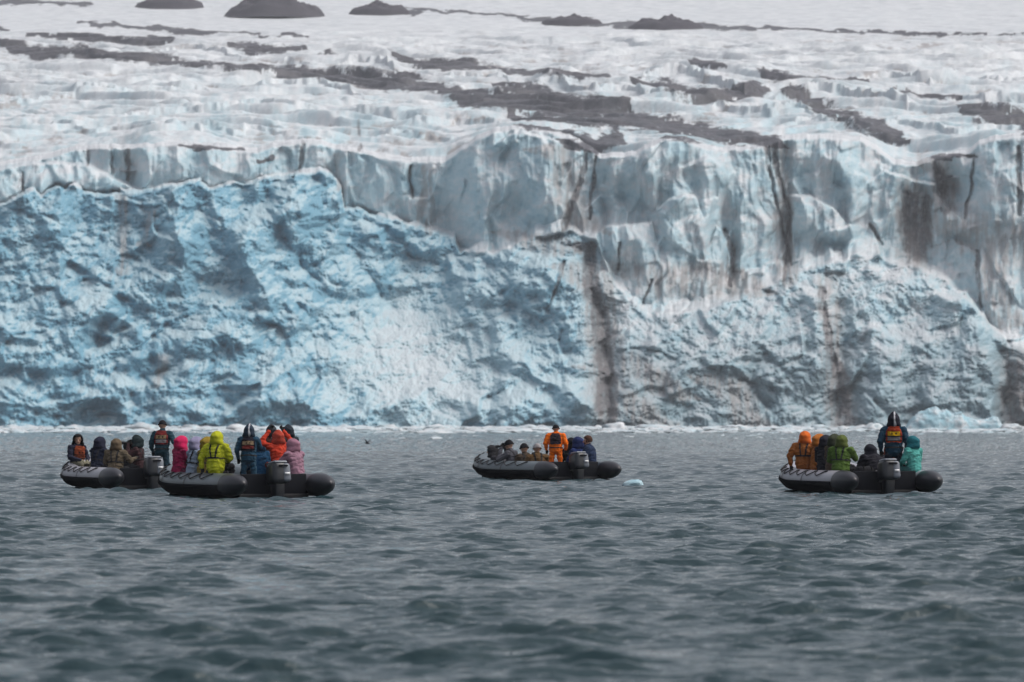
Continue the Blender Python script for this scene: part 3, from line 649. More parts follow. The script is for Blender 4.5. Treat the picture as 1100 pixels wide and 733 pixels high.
def build_boat(label, light, motor=0):
    b = empty('inflatable_boat', (0, 0, 0), 0, label, 'inflatable boat', 'inflatable boats on the water before the glacier')
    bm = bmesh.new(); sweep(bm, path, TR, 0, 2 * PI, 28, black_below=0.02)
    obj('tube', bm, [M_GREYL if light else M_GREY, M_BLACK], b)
    for sgn in (-1, 1):
        bm = bmesh.new()
        tube(bm, [(sgn * .975, -2.05, .33), (sgn * .975, -2.14, .33), (sgn * .975, -2.16, .33), (sgn * .97, -2.4, .34), (sgn * .965, -2.62, .35), (sgn * .96, -2.80, .36), (sgn * .955, -2.92, .37), (sgn * .95, -2.97, .375)],
             [.258, .269, .269, .256, .215, .15, .075, .03], 24)
        obj('stern_cone', bm, M_CONE, b)
        # black patch wrapped under the cone
        bm = bmesh.new(); pp = [Vector((sgn * .975, y, .33)) for y in (-2.6, -2.3, -2.0)]
    for (a0, a1, r) in ((-1.25, 0.02, TR + .012), (-0.30, -0.10, TR + .035)):
        bm = bmesh.new(); sweep(bm, path, r, a0, a1, 8); bmesh.ops.solidify(bm, geom=bm.faces[:], thickness=0.02)
        obj('rubbing_strake', bm, M_BLACK, b)
    fr = frames(path)
    # chamber seams
    for k in (3, 6, 18, 21):
        p, t, h, w = fr[k]; bm = bmesh.new(); sweep(bm, [p - t * .035, p + t * .035], TR + .006, 0, 2 * PI, 28); obj('seam_band', bm, M_CONE, b)
    # life line in swags, on both sides
    for lo, hi in ((1, 11), (13, 23)):
        pts = []; k0 = lo
        for k in range(lo, hi + 1):
            p, t, h, w = fr[k]; q = fr[min(k + 1, hi)]
            for sub in (0, .25, .5, .75):
                pp = p.lerp(q[0], sub); hh = h.lerp(q[2], sub).normalized()
                a = R(62) - R(34) * math.sin(PI * ((k - lo + sub) % 1.0)) 
                pts.append(pp + (hh * math.cos(a) + Vector((0, 0, 1)) * math.sin(a)) * (TR + .022))
        bm = bmesh.new(); tube(bm, pts, 0.013, 6); obj('life_line', bm, M_ROPE, b)
        for k in range(lo, hi + 1, 1):
            p, t, h, w = fr[k]; a = R(62); c = p + (h * math.cos(a) + Vector((0, 0, 1)) * math.sin(a)) * (TR + .01)
            bm = bmesh.new(); rot = Vector((h * math.cos(a) + Vector((0, 0, 1)) * math.sin(a))).to_track_quat('Z', 'Y').to_matrix(); box(bm, c, (.09, .06, .02), rot, .008); obj('rope_patch', bm, M_BLACK, b)
    bm = bmesh.new(); box(bm, (0, -.1, .08), (1.55, 4.1, .10), bevel=.02); box(bm, (0, 2.1, .14), (1.0, .6, .08), bevel=.02); obj('floor', bm, M_DECK, b)
    bm = bmesh.new(); box(bm, (0, -.2, -.08), (1.7, 4.2, .22), bevel=.08); obj('hull', bm, M_BLACK, b)
    bm = bmesh.new(); box(bm, (0, -2.1, .30), (1.45, .07, .56), bevel=.02); box(bm, (0, -1.98, .22), (1.4, .2, .3), bevel=.03); obj('transom', bm, M_BLACK, b)
    bm = bmesh.new(); tube(bm, [(-.22, 2.55, .86), (-.2, 2.5, .98), (0, 2.5, 1.02), (.2, 2.5, .98), (.22, 2.55, .86)], .018, 8); obj('bow_handle', bm, M_BLACK, b)
    # outboard motor with its parts one level deeper
    bm = bmesh.new(); box(bm, (0, -2.36, .60), (.40, .58, .50), Matrix.Rotation(R(-6), 3, 'X'), .10, .86, 3)
    mo = obj('outboard_motor', bm, M_COWL if motor != 1 else M_COWL, b)
    bm = bmesh.new(); box(bm, (.11, -2.39, .60), (.195, .56, .43), Matrix.Rotation(R(-6), 3, 'X'), .07, .88, 3); obj('sunlit_panel', bm, M_COWLG, mo)  # two-tone cowl: right side greyer, its sunlit tone put into the colour
    bm = bmesh.new(); box(bm, (0, -2.36, .845), (.30, .44, .05), Matrix.Rotation(R(-6), 3, 'X'), .02, .9); obj('cowl_cap', bm, M_COWLG, mo)
    bm = bmesh.new(); box(bm, (.02, -2.655, .775), (.20, .03, .045), None, .01); obj('grip_slot', bm, M_BLACK, mo)
    bm = bmesh.new(); box(bm, (.10, -2.685, .60), (.11, .012, .05)); obj('name_plate', bm, M_WHITE, mo)
    bm = bmesh.new(); box(bm, (0, -2.36, .22), (.20, .34, .42), None, .04, 1.1); box(bm, (0, -2.34, -.25), (.10, .26, .6), None, .03); obj('drive_leg', bm, M_COWL, mo)
    bm = bmesh.new(); box(bm, (0, -2.17, .48), (.26, .14, .34), None, .02); obj('clamp_bracket', bm, M_METAL, mo)
    bm = bmesh.new(); tube(bm, [(.05, -2.1, .66), (.06, -1.8, .74), (.07, -1.5, .80)], [.03, .024, .028], 8); obj('tiller', bm, M_BLACK, mo)
    return b
BOATS = {}
def put_boat(key, label, light, vst, ucone, ths, motor=0):
    Ds = FPX * CAM_H / (vst - HOR); th = ths; c, s_ = math.cos(th), math.sin(th)
    D0 = Ds + 2.6 * c; sc = FPX / D0
    x0 = (ucone - 550) / FPX * Ds + (1.08 - .2) * c - 2.75 * s_
    b = build_boat(label, light, motor); b.location = (x0, D0, -0.02); b.rotation_euler = (0, 0, th); b.scale = (1.11, 0.99, 1.0)
    BOATS[key] = (x0, D0, c, s_, th)
put_boat('A', 'light grey inflatable boat farthest left, its stern hidden by the boat in front of it', True, 526.5, 135, math.asin(.35))
put_boat('B', 'grey inflatable boat in front on the left, crowded with bright pink and lime jackets', False, 536, 268, math.asin(.42))
put_boat('C', 'grey inflatable boat in the middle carrying a standing person in orange', False, 516.5, 600, math.asin(.47))
put_boat('D', 'light grey inflatable boat on the right with a tall driver beside its outboard motor', True, 531.5, 922, math.asin(.285))

# ================================================================== PEOPLE
SKIN = mat('skin', (0.42, 0.25, 0.18), 0.55); EYE = mat('eye', (0.02, 0.015, 0.012), 0.3); LIP = mat('lip', (0.30, 0.12, 0.10), 0.5)
dg = None
def V3(*a): return Vector(a)
def person(boat, u, yl, top, label, face=0.0, jacket=(.1,.1,.1), trousers=(.02,.02,.025), boots=(.015,.015,.018), gloves=(.02,.02,.022),
           head='hood', hcol=None, pose='sit', lean=0.12, arms='lap', gear=None, xl=None, hyaw=0.0, hpitch=0.15, hair=(.05,.03,.02), bulk=1.0, side=0.0, point=0.0, width=1.1, vw=.155, stripe=False):
    """face: heading in degrees, 0 = away from the camera, 90 = to the left, -90 = to the right, 180 = to the camera"""
    x0, D0, c, s_, th = BOATS[boat]
    yw = D0
    for _ in range(3):
        xr = (u - 550) / FPX * yw - x0
        xloc = (xr + yl * s_) / c if xl is None else xl
        yw = D0 + xloc * s_ + yl * c
    xw = x0 + xloc * c - yl * s_
    scl = FPX / yw
    ztop = CAM_H + (HOR - top) / scl
    sit = pose == 'sit'
    # skeleton ------------------------------------------------
    H = V3(0, 0, .11) if sit else V3(0, 0, .93)
    if pose == 'bend': lean = max(lean, .5)
    t = V3(math.sin(side), math.sin(lean), math.cos(lean)).normalized()
    chest = H + t * .34; neck = H + t * .505
    hp = lean * .6 + hpitch * .6
    hd = V3(math.sin(side) * .6, math.sin(hp), math.cos(hp)).normalized()
    Hc = neck + hd * .155
    hrot = Matrix.Rotation(hyaw, 3, 'Z') @ Matrix.Rotation(-hpitch, 3, 'X')
    bones = []     # (a, b, ra, rb, matindex, section)
    def bone(a, b, ra, rb, m, sc=None): bones.append((Vector(a), Vector(b), ra, rb, m, sc))
    B = bulk
    bone(H + V3(0, 0, -.02), H + t * .16, .155 * B, .150 * B, 0, (1.12, .92)); bone(H + t * .14, chest, .150 * B, .160 * B, 0, (1.16, .9)); bone(chest, H + t * .43, .160 * B, .125 * B, 0, (1.22, .88))
    bone(H + t * .44, neck + hd * .035, .092, .072, 0)
    for sx in (-1, 1): bone(neck - t * .02, H + t * .435 + V3(sx * .15 * B, -.01, 0), .075, .082, 0)
    R3 = hrot
    bone(Hc + R3 @ V3(0, -.012, .02), Hc + R3 @ V3(0, .018, -.045), .096, .074, 2, (.84, 1.0)); bone(Hc + R3 @ V3(0, .04, -.05), Hc + R3 @ V3(0, .055, -.085), .05, .034, 2)
    bone(Hc + R3 @ V3(0, .092, .004), Hc + R3 @ V3(0, .112, -.028), .010, .016, 2)
    for sx in (-1, 1): bone(Hc + R3 @ V3(sx * .078, -.005, .0), Hc + R3 @ V3(sx * .082, -.01, -.03), .018, .014, 2)
    for sx in (-1, 1):
        if sit:
            hip = H + V3(sx * .085, .02, -.02); K = V3(sx * .15, .44, .12); A = V3(sx * .16, .42, -.30); T = V3(sx * .17, .60, -.36)
        else:
            sp = .12
            hip = H + V3(sx * .085, 0, -.04); K = V3(sx * sp, .05, .50); A = V3(sx * (sp + .02), -.02, .10); T = V3(sx * (sp + .03), .16, .05)
            if pose == 'bend': K.y += .08; H_ = 0
        bone(hip, K, .098, .072, 1); bone(K, A, .072, .058, 1 if True else 4); bone(K.lerp(A, .55), A, .066, .06, 4); bone(A + V3(0, -.02, -.03), T, .052, .042, 4)
        sh = H + t * .44 + V3(sx * .175 * B, -.01, 0)
        am = arms[0 if sx < 0 else 1] if isinstance(arms, (tuple, list)) else arms
        if am == 'lap': el = sh + V3(sx * .07, .08, -.25); hn = H + V3(sx * .08, .36, .10)
        elif am == 'cam': el = sh + V3(sx * .09, .19, -.17); hn = Hc + R3 @ V3(sx * .07, .17, -.02)
        elif am == 'up': el = sh + V3(sx * .17, .12, .10); hn = Hc + V3(sx * .15, .12, .17)
        elif am == 'side': el = sh + V3(sx * .09, -.03, -.27); hn = el + V3(-sx * .02, .12, -.23)
        elif am == 'rest': el = sh + V3(sx * .12, -.05, -.24); hn = V3(sx * .30, -.03 if sit else .12, .06 if sit else sh.z - .48)
        elif am == 'fwd': el = sh + V3(sx * .06, .16, -.20); hn = el + V3(-sx * .05, .24, .02)
        elif am == 'back': el = sh + V3(sx * .14, -.10, -.23); hn = el + V3(sx * .10, -.20, -.10)
        else: el, hn = sh + V3(*am[0]), sh + V3(*am[1])
        bone(H + t * .42 + V3(sx * .08, 0, 0), sh, .10, .085, 0); bone(sh, el, .080 * B, .064 * B, 0); d = (hn - el).normalized(); bone(el, hn - d * .03, .062 * B, .044, 0)
        # hand: palm, four bent fingers of unequal length, thumb from the side
        up = V3(0, 0, 1) if abs(d.z) < .8 else V3(0, 1, 0)
        sd = d.cross(up).normalized(); pn_ = sd.cross(d).normalized()
        bone(hn - d * .01, hn + d * .05, .034, .036, 3, (1.15, .6))
        for q, (off, ln) in enumerate(((-.030, .062), (-.010, .075), (.011, .070), (.031, .055))):
            r0 = hn + d * .065 + sd * off; m1 = r0 + (d * .8 - pn_ * .5).normalized() * ln * .55; e1 = m1 + (d * .35 - pn_ * .9).normalized() * ln * .55
            bone(r0, m1, .0115, .0105, 3); bone(m1, e1, .0105, .009, 3)
        tb = hn + d * .01 - sd * sx * .032; bone(tb, tb - sd * sx * .03 + d * .045 - pn_ * .02, .014, .011, 3)
    bm = bmesh.new()
    for a, b, ra, rb, m, sc in bones: capsule(bm, a, b, ra, rb, 12, sc=sc)
    me = bpy.data.meshes.new('tmp'); bm.to_mesh(me); bm.free()
    tmp = bpy.data.objects.new('tmp', me); C.objects.link(tmp)
    rm = tmp.modifiers.new('r', 'REMESH'); rm.mode = 'VOXEL'; rm.voxel_size = 0.0125
    smm = tmp.modifiers.new('s', 'SMOOTH'); smm.iterations = 3; smm.factor = .5
    dgr = bpy.context.evaluated_depsgraph_get(); dgr.update()
    me2 = bpy.data.meshes.new_from_object(tmp.evaluated_get(dgr)); bpy.data.objects.remove(tmp); bpy.data.meshes.remove(me)
    me2.name = 'person'; me2.materials.clear()
    nv = len(me2.vertices); co = np.empty(nv * 3); me2.vertices.foreach_get('co', co); co = co.reshape(-1, 3)
    no = np.empty(nv * 3); me2.vertices.foreach_get('normal', no); no = no.reshape(-1, 3)
    best = np.full(nv, 9e9); mi = np.zeros(nv, int); bi = np.zeros(nv, int)
    for k, (a, b, ra, rb, m, sc) in enumerate(bones):
        a_ = np.array(a); ab = np.array(b) - a_; tt = np.clip(((co - a_) @ ab) / (ab @ ab + 1e-9), 0, 1)
        dd = np.linalg.norm(co - a_ - tt[:, None] * ab, axis=1) - (ra + tt * (rb - ra))
        if m == 4: dd = dd - .004
        q = dd < best; best[q] = dd[q]; mi[q] = m; bi[q] = k
    # cloth folds
    fold = fbm(co[:, 0] * 9 + co[:, 1] * 5 + sum(map(ord, label)) % 17, co[:, 2] * 16 + co[:, 1] * 6, 3, 5)
    co2 = co + no * (fold * 0.021 * (mi < 2))[:, None]
    me2.vertices.foreach_set('co', co2.reshape(-1))
    jm, tm = cloth(jacket), cloth(trousers)
    o = link('person', me2, [jm, tm, SKIN, cloth(gloves), cloth(boots), EYE, LIP])
    nf = len(me2.polygons); lv = np.empty(nf * 4, int); 
    fv = np.array([p.vertices[:4] for p in me2.polygons]) if any(len(p.vertices) != 4 for p in me2.polygons) else None
    if fv is None:
        me2.loops.foreach_get('vertex_index', lv); fv = lv.reshape(-1, 4)
    fm = mi[fv[:, 0]].copy(); fc_ = co2[fv].mean(1)
    Hn = np.array(Hc); loc = (fc_ - Hn) @ np.array(hrot)      # head frame
    isk = fm == 2
    for sx in (-1, 1): fm[isk & (np.hypot(loc[:, 0] - sx * .033, loc[:, 2] - .002) < .014) & (loc[:, 1] > .04)] = 5
    fm[isk & (np.abs(loc[:, 0]) < .026) & (np.abs(loc[:, 2] + .058) < .008) & (loc[:, 1] > .04)] = 6
    me2.polygons.foreach_set('material_index', fm.astype(np.int32))
    # clothing pieces lifted from the body surface
    T_ = np.array(t); tz = (co2 - np.array(H)) @ T_; lat = co2[:, 0] - (np.array(H)[0] + tz * T_[0]); fw = np.cross(np.array([1., 0, 0]), T_); frn = no @ (-fw)
    yy = (co2 - np.array(H)) @ (-fw)
    torso = mi == 0
    def lift(name, mask, off, thick, mats, matfn=None):
        if name == 'life_vest':                      # only the piece on the trunk that hangs together
            for _ in range(2):
                cnt = np.zeros(nv); full_ = mask[fv].all(1); np.add.at(cnt, fv[full_].ravel(), 1); mask = mask & (cnt >= 2)
        keep = mask[fv].all(1)
        if keep.sum() < 4: return None
        sel = fv[keep]; ids, inv = np.unique(sel, return_inverse=True); inv = inv.reshape(-1, 4)
        bm = bmesh.new(); vv = [bm.verts.new(co2[i] + no[i] * off) for i in ids]
        for row in inv:
            try:
                f = bm.faces.new([vv[k] for k in dict.fromkeys(row.tolist())])
                if matfn: f.material_index = matfn(ids[row])
            except Exception: pass
        if name == 'life_vest':
            left_ = set(bm.faces); comps = []
            while left_:
                f0 = left_.pop(); comp = {f0}; st = [f0]
                while st:
                    for e in st.pop().edges:
                        for g_ in e.link_faces:
                            if g_ in left_: left_.remove(g_); comp.add(g_); st.append(g_)
                comps.append(comp)
            comps.sort(key=len); bm.verts.index_update()
            for cc_ in comps[::-1]:
                if len(cc_) < 0.15 * len(comps[-1]): break
                b2 = bmesh.new(); mp_ = {}
                for f in cc_:
                    for v in f.verts:
                        if v.index not in mp_: mp_[v.index] = b2.verts.new(v.co)
                    nf_ = b2.faces.new([mp_[v.index] for v in f.verts]); nf_.material_index = f.material_index
                bmesh.ops.solidify(b2, geom=b2.faces[:], thickness=thick); obj('vest_panel', b2, mats, o)
            bm.free(); return None
        bmesh.ops.solidify(bm, geom=bm.faces[:], thickness=thick)
        return obj(name, bm, mats, o)
    armbone = np.isin(bi, [k for k, b_ in enumerate(bones) if b_[4] == 0 and k >= 6 and (b_[0] - H - t * .42).length > .12])
    if gear == 'harness':
        m1 = torso & ~armbone & ((np.abs(tz - .19) < .022) | ((np.abs(np.abs(lat) - (.05 + .12 * np.clip(tz - .2, 0, .3))) < .024) & (tz > .19)))
        lift('life_harness', m1, .012, .012, M_STRAP)
        m2 = torso & ~armbone & (tz > .34) & (np.abs(np.abs(lat) - .085) < .04) & (yy > 0.02); lift('life_collar', m2, .03, .03, M_STRAP)
    if gear and gear != 'harness':
        base, pan, low = gear; mt = [cloth(base), cloth(pan), cloth(low), M_BLACK]
        def mf(ix):
            z = tz[ix].mean(); l = abs(lat[ix].mean())
            if .29 < z < .38 and l < .11: return 3 if (.02 < l < .05 and .315 < z < .35) else 1
            if .18 < z < .265 and l < .11: return 2
            if abs(z - .28) < .012 or abs(z - .17) < .012: return 3
            return 0
        m1 = torso & ~armbone & (tz > .13) & (tz < .50) & (np.abs(lat) < vw) & ~((np.abs(lat) > vw - .03) & (tz > .46))
        lift('life_vest', m1, .038, .036, mt, mf)
    if pose != 'sit' and gear:
        lift('belt', (mi <= 1) & ~armbone & (np.abs(tz - .02) < .025), .012, .012, M_STRAP)
    # head wear ------------------------------------------------
    hc = hcol or jacket
    bm = bmesh.new()
    if head == 'hood':
        ball(bm, (0, 0, 0), 1.0, 26)
        kill = []
        for f in bm.faces:
            c0 = f.calc_center_median()
            if c0.y > 0.50 and -0.95 < c0.z < 0.62: kill.append(f)
        bmesh.ops.delete(bm, geom=kill, context='FACES')
        for v in bm.verts:
            z = v.co.z; w = 1 + .10 * max(0, -z)
            back = .05 * max(0, -v.co.y) * (1 - abs(z))
            v.co = V3(v.co.x * .130 * w, v.co.y * .142 * w - .008 - back, z * .150 + .010 + point * max(0, z) ** 3 - .0)
            if point and z > .5: v.co.x *= 1 - .5 * (z - .5); v.co.y -= .03 * (z - .5)
            if z < -.35: q_ = min(1, (-z - .35) / .5); v.co.x = v.co.x * (1 + .35 * q_) + .045 * q_ * (1 if v.co.x > 0 else -1) * min(1, abs(v.co.x) / .03); v.co.y *= 1 + .3 * q_; v.co.z -= .045 * q_
            k = .006 * math.sin(v.co.x * 60 + v.co.z * 40); v.co.y += k
        bmesh.ops.solidify(bm, geom=bm.faces[:], thickness=.012)
        nm = 'hood'; mats = [cloth(hc)]
        if stripe:
            mats.append(M_STRIPE)
            for f in bm.faces:
                if abs(f.calc_center_median().x - .02) < .014 and f.calc_center_median().y < .02: f.material_index = 1
    elif head == 'beanie':
        ball(bm, (0, 0, 0), 1.0, 24)
        bmesh.ops.delete(bm, geom=[f for f in bm.faces if f.calc_center_median().z < -.12 - .25 * min(0, f.calc_center_median().y)], context='FACES')
        for v in bm.verts: v.co = V3(v.co.x * .098, v.co.y * .112 - .008, v.co.z * .125 + .028)
        bmesh.ops.solidify(bm, geom=bm.faces[:], thickness=.012)
        tube(bm, [(.100 * math.cos(a), .114 * math.sin(a) - .008, .02 - .012 * math.sin(a + PI) * -1) for a in [2 * PI * k / 20 for k in range(21)]], .016, 6, cap=False)
        nm = 'beanie'; mats = [cloth(hc)]
    else:
        ball(bm, (0, 0, 0), 1.0, 24)
        bmesh.ops.delete(bm, geom=[f for f in bm.faces if f.calc_center_median().y > .35 and f.calc_center_median().z < .5 or f.calc_center_median().z < -.55], context='FACES')
        for v in bm.verts: v.co = V3(v.co.x * .093, v.co.y * .108 - .010, v.co.z * .118 + .012) * (1 + .05 * math.sin(v.co.z * 30 + v.co.x * 20))
        bmesh.ops.solidify(bm, geom=bm.faces[:], thickness=.012)
        nm = 'hair'; mats = [cloth(hair, .6)]
        if head == 'beard':
            b2 = bmesh.new(); capsule(b2, (0, .055, -.07), (0, .06, -.105), .052, .032, 12); be = obj('beard', b2, cloth(hair, .6), o); be.matrix_local = Matrix.Translation(Hc) @ hrot.to_4x4()
    h = obj(nm, bm, mats, o); h.matrix_local = Matrix.Translation(Hc) @ hrot.to_4x4()
    # place: the top of the head at its height, seat on the tube / feet on the floor
    topz = Hc.z + .16 + point; base = ztop - topz
    if sit: base = min(max(base, .14), .62); fz = 1.15 if boat == 'C' else 1.0; o.scale = (width * fz, width * fz, fz); base = min(max(ztop - topz * fz, .06), .62)
    else:
        sc_ = min(max((ztop - .13) / topz, .88), 1.08); o.scale = (sc_ * width, sc_ * width, sc_); base = .13
    o.location = (xw, yw, base); o.rotation_euler = (0, 0, R(face))
    tag(o, label, 'person', 'people riding in the inflatable boats')
    o['_z'] = base; del o['_z']
    return o, Hc, hrot
def world_of(o, p): 
    M = Matrix.Translation(o.location) @ Matrix.Rotation(o.rotation_euler.z, 4, 'Z') @ Matrix.Diagonal((*o.scale, 1)); return M @ Vector(p)
M_CAMB = mat('camera_body', (0.015, 0.015, 0.017), 0.45)
def hold_camera(res, label):
    o, Hc, hr = res
    p = world_of(o, Hc + hr @ V3(0, .19, .0)); rz = o.rotation_euler.z + math.atan2(-(hr @ V3(0, 1, 0)).x, (hr @ V3(0, 1, 0)).y)
    e = empty('camera', p, rz, label, 'camera', 'cameras held up to the ice')
    bm = bmesh.new(); box(bm, (0, 0, 0), (.14, .07, .095), None, .015); box(bm, (0, 0, .058), (.05, .06, .03), None, .01); obj('body', bm, M_CAMB, e)
    bm = bmesh.new(); tube(bm, [(0, .03, 0), (0, .10, 0), (0, .12, 0), (0, .21, 0)], [.036, .036, .042, .044], 14); obj('lens', bm, M_CAMB, e)

NAVY=(.018,.024,.05); BLACK_=(.012,.012,.016); TEAL=(.018,.06,.085)
# ---- boat A (far left)
person('A', 82, 2.0, 466, 'person in black hood and orange vest facing the camera at the far left bow', -142, (.02,.022,.045), trousers=(.16,.15,.11), gloves=(.30,.28,.20), hcol=BLACK_, gear=((.42,.09,.035),(.42,.09,.035),(.30,.08,.04)), lean=.10, arms='lap', hyaw=R(-30))
person('A', 104, .5, 469, 'person in dark navy jacket and navy hood, second from left in the leftmost boat', -35, NAVY, hcol=(.015,.018,.04), gear='harness', lean=.2)
person('A', 124, -.9, 471, 'person in olive brown coat with brown hood seen from behind in the far left boat', -12, (.14,.11,.075), hcol=(.13,.095,.06), gear='harness', lean=.12, arms=('lap', ((.14,.06,-.2),(.22,.28,-.12))), bulk=1.12)
r_ = person('A', 150, .2, 467, 'person in dark pointed hood and maroon jacket raising a camera in the far left boat', 75, (.05,.022,.026), hcol=(.015,.03,.035), gear='harness', arms='cam', point=.03)
hold_camera(r_, 'black camera raised by the dark hooded person in the far left boat')
person('A', 141, 1.1, 474, 'person in black half hidden behind the olive brown coat in the far left boat', 60, BLACK_, gear=None, arms='lap')
person('A', 174, -1.5, 451, 'standing driver in teal blue jacket with red and white vest at the far left boat', -8, TEAL, trousers=(.03,.07,.10), head='beanie', hcol=BLACK_, pose='stand', gear=((.35,.05,.05),(.55,.38,.22),(.5,.46,.48)), lean=.10, arms=('side','back'), bulk=1.05)
# ---- boat B
person('B', 192, 1.15, 468, 'person in crimson pink jacket with bright pink hood near the bow of the crowded boat', -50, (.33,.02,.085), trousers=(.10,.02,.05), hcol=(.68,.02,.12), gear=None, lean=.12)
person('B', 207, .45, 469, 'person in pale blue jacket with lavender hood beside the pink jacket', -55, (.33,.40,.52), trousers=(.2,.24,.3), hcol=(.32,.30,.46), gear='harness', lean=.15)
person('B', 219, -.2, 469, 'person in mustard brown jacket with mustard hood left of the lime jacket', -50, (.26,.19,.045), hcol=(.33,.23,.03), gear='harness', lean=.16)
person('B', 232, -1.05, 463, 'person in lime yellow jacket and lime hood with black harness straps, seen from behind', -22, (.52,.55,.025), trousers=BLACK_, hcol=(.50,.52,.02), gear='harness', lean=.08, arms=('rest','lap'), bulk=1.18)
person('B', 214, 1.3, 472, 'person in dark maroon jacket wedged behind the lavender hood', 60, (.10,.02,.04), hcol=(.06,.02,.035), gear=None)
person('B', 267, -1.45, 457, 'standing person in blue with tall navy hood, orange patched vest and purple boots', -4, (.022,.075,.13), trousers=(.03,.085,.14), boots=(.11,.09,.32), hcol=(.018,.035,.06), pose='stand', gear=((.03,.03,.05),(.50,.36,.22),(.38,.07,.06)), lean=.14, hpitch=.4, arms=('side','fwd'), point=.07, stripe=True, bulk=1.08)
person('B', 281, .6, 471, 'person in bright blue jacket seated just right of the standing blue person', 40, (.018,.10,.22), hcol=(.018,.08,.17), gear=None, lean=.2, bulk=1.1)
r_ = person('B', 300, .1, 461, 'person in orange red jacket and dark hat raising both gloved hands with a camera', 20, (.62,.055,.025), trousers=(.3,.03,.02), head='hood', hcol=(.45,.06,.035), arms='up', gear=None, lean=.12, point=.02)
hold_camera(r_, 'black camera held up by the orange red jacketed person')
person('B', 311, .9, 459, 'person in dark grey pointed hood standing behind the orange red jacket', 25, (.03,.05,.06), hcol=(.03,.04,.055), pose='stand', gear=None, arms='fwd', point=.03)
person('B', 292, 1.3, 461, 'person in charcoal pointed hood standing left behind the orange red jacket', 10, (.10,.04,.03), hcol=(.04,.045,.055), pose='stand', gear=None, arms='cam', point=.03)
person('B', 319, -1.15, 471, 'person in dusty mauve pink jacket and hood at the right stern of the crowded boat', 48, (.36,.20,.27), trousers=(.25,.13,.19), hcol=(.38,.19,.26), gear=None, lean=.2, arms='fwd', bulk=1.1)
# ---- boat C
r_ = person('C', 553, .3, 472, 'grey jacketed person with black hat raising a camera near the bow of the middle boat', 60, (.10,.10,.12), head='beanie', hcol=BLACK_, gear='harness', arms='cam', lean=.25)
hold_camera(r_, 'black camera held out by the grey jacketed person at the middle boat')
person('C', 541, 1.2, 480, 'person crouching low in dark clothes farthest forward in the middle boat', 80, (.03,.03,.04), hcol=(.03,.03,.035), gear=None, arms='lap', lean=.5)
person('C', 566, -.1, 478, 'person in dark brown jacket and black hat in the middle boat', 30, (.07,.05,.035), head='beanie', hcol=(.015,.015,.02), gear='harness', lean=.2)
person('C', 578, -.8, 477, 'person in brown jacket with pale grey knit hat just left of the orange suit', 10, (.15,.085,.035), head='beanie', hcol=(.38,.36,.37), gear='harness', lean=.2, bulk=1.1)
person('C', 597, -1.45, 456, 'standing person in bright orange suit with black belt and harness', -4, (1.15,.21,.012), trousers=(1.15,.21,.012), head='beanie', hcol=(.012,.012,.016), pose='stand', gear=((.06,.05,.07),(.09,.07,.09),(.07,.05,.08)), lean=.06, arms='side', bulk=1.13, width=1.2, vw=.14)
person('C', 615, -.2, 470, 'person in black jacket just right of the orange suited person', 20, BLACK_, gear=None, hcol=BLACK_)
person('C', 623, -.7, 469, 'person in dark blue jacket and hood behind the outboard motor of the middle boat', 40, (.02,.04,.16), gear=None, hcol=(.02,.035,.13))
person('C', 634, -1.6, 466.5, 'bareheaded bearded person in navy blue jacket at the right stern of the middle boat', 78, (.018,.035,.085), head='beard', hair=(.09,.04,.025), gear=None, lean=.08, arms='lap', bulk=1.15)
# ---- boat D
person('D', 864, 1.1, 463, 'person in burnt orange coat and vivid orange hood, leftmost in the right boat', -16, (.36,.12,.03), trousers=(.2,.07,.03), hcol=(.72,.15,.02), gear='harness', lean=.10, arms='rest', bulk=1.2)
person('D', 877, .6, 466, 'person with amber orange hood half hidden behind the burnt orange coat', -60, (.35,.12,.03), hcol=(.52,.17,.03), gear=None)
person('D', 885, -.05, 467, 'person in black jacket and dark navy hood between the orange and green coats', -35, (.018,.018,.026), hcol=(.02,.02,.032), gear=None, lean=.12)
person('D', 894, -.7, 466, 'person in dull brown coat with dark green hood behind the green coat', -45, (.10,.07,.05), hcol=(.05,.06,.035), gear='harness')
person('D', 903, -1.4, 467, 'person in leaf green coat with olive hood seen from behind in the right boat', -20, (.09,.16,.03), hcol=(.10,.13,.03), gear='harness', lean=.14, arms=('lap','fwd'), bulk=1.2)
person('D', 944, -.6, 477, 'person in black jacket crouching low on the driver left side in the right boat', 30, (.02,.02,.03), hcol=(.02,.022,.035), gear=None, lean=.6, bulk=1.32)
person('D', 956, .4, 477, 'person in red jacket with rust red hood behind the motor of the right boat', 170, (.30,.03,.025), hcol=(.34,.06,.03), gear=None)
person('D', 960, -1.35, 442, 'tall standing driver with black pointed hood and red vest with yellow and grey panels', -3, (.022,.07,.12), trousers=(.025,.03,.05), boots=(.60,.07,.03), hcol=(.012,.013,.025), pose='stand', gear=((.50,.07,.03),(1.0,.62,.02),(.34,.33,.36)), lean=.06, arms='side', point=.05, stripe=True, bulk=1.12)
person('D', 982, -1.7, 468, 'person in turquoise jacket with darker teal hat at the right stern of the right boat', 40, (.10,.42,.38), trousers=(.06,.2,.2), head='hood', hcol=(.02,.17,.21), gear=None, lean=.08, arms='lap', bulk=1.0)

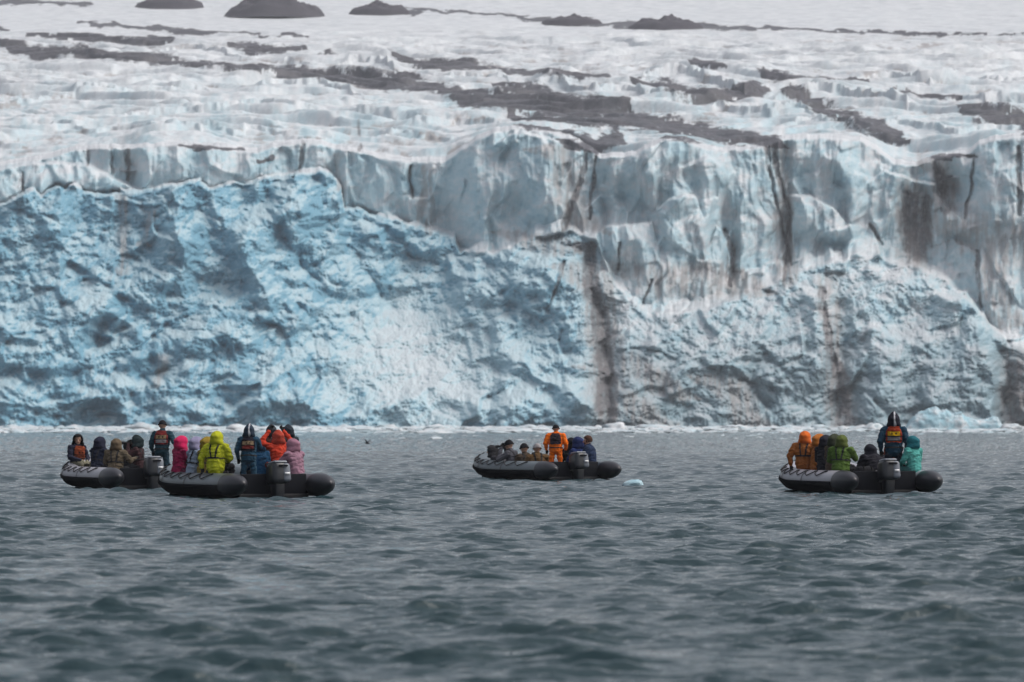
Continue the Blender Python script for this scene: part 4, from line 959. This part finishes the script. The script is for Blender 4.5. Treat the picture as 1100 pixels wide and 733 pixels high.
# ---- things lying in the boats
def local_pt(boat, xl_, yl_, z):
    x0, D0, c, s_, th = BOATS[boat]; return (x0 + xl_ * c - yl_ * s_, D0 + xl_ * s_ + yl_ * c, z), th
def gear_bag(boat, xl_, yl_, z, size, col, label, strapcol=(.02,.02,.02)):
    p, th = local_pt(boat, xl_, yl_, z); e = empty('gear_bag', p, th + .4, label, 'bag')
    bm = bmesh.new(); box(bm, (0, 0, size[2] / 2), size, None, min(size) * .35, .86, 4)
    for v in bm.verts: v.co += V3(.015 * math.sin(v.co.z * 25), .015 * math.sin(v.co.x * 22), .012 * math.sin(v.co.x * 17 + v.co.y * 13))
    obj('body', bm, cloth(col), e)
    for k in (-.25, .25):
        bm = bmesh.new(); box(bm, (size[0] * k, 0, size[2] * .5), (.035, size[1] * 1.02, size[2] * 1.0), None, .03); obj('strap', bm, cloth(strapcol), e)
gear_bag('C', -.25, 2.0, .42, (.62, .4, .36), (.22,.22,.25), 'grey duffel bag lying at the bow of the middle boat')
gear_bag('C', -.15, 1.35, .42, (.38, .3, .26), (.62,.63,.66), 'small white dry bag behind the bow of the middle boat')
gear_bag('D', -.45, -1.9, .45, (.50, .3, .22), (.02,.02,.025), 'black bag on the port side of the right boat beside the green coat')
gear_bag('D', .05, -1.75, .25, (.42, .3, .36), (.40,.39,.42), 'pale grey bag on the floor left of the motor of the right boat')

# ---- seabirds low over the water
M_BIRD = mat('bird_dark', (0.035, 0.035, 0.04), 0.8)
def seabird(u, v, Dd, span, flap, rz, label):
    p = wpt(u, v, Dd); e = empty('seabird', p, rz, label, 'bird')
    bm = bmesh.new(); capsule(bm, (0, -.12 * span, 0), (0, .14 * span, .02 * span), .045 * span, .06 * span, 10); capsule(bm, (0, .17 * span, .045 * span), (0, .21 * span, .05 * span), .042 * span, .035 * span, 10)
    tube(bm, [(0, .24 * span, .045 * span), (0, .31 * span, .035 * span)], [.014 * span, .004 * span], 6); capsule(bm, (0, -.14 * span, 0), (0, -.27 * span, .01 * span), .03 * span, .012 * span, 8, sc=(1.6, .5)); obj('body', bm, M_BIRD, e)
    for sx in (-1, 1):
        bm = bmesh.new(); n = 9; ring = []
        for k in range(n):
            q = k / (n - 1); x = sx * span * .5 * q; z = span * (flap * q ** .8 - .12 * q * q); ch = span * .16 * (1 - q) ** .6 + .01; yb = -.08 * span * q + .03 * span
            ring.append([bm.verts.new((x, yb + ch * .5, z)), bm.verts.new((x, yb, z + .012 * span)), bm.verts.new((x, yb - ch * .5, z)), bm.verts.new((x, yb, z - .008 * span))])
        for a, b in zip(ring[:-1], ring[1:]):
            for j in range(4): bm.faces.new((a[j], a[(j + 1) % 4], b[(j + 1) % 4], b[j]))
        bm.faces.new(ring[0]); bm.faces.new(ring[-1][::-1]); obj('wing', bm, M_BIRD, e)
seabird(395, 476.5, 360, .95, .42, R(60), 'dark seabird with raised wings low over the water, between the left and middle boats')
seabird(65, 477, 330, .35, .15, R(40), 'tiny dark seabird just left of the orange vested person')
seabird(832, 472, 420, .45, .1, R(80), 'tiny dark seabird left of the right boat')
seabird(437, 471, 450, .5, .1, R(80), 'small dark seabird right of the wing raising seabird')
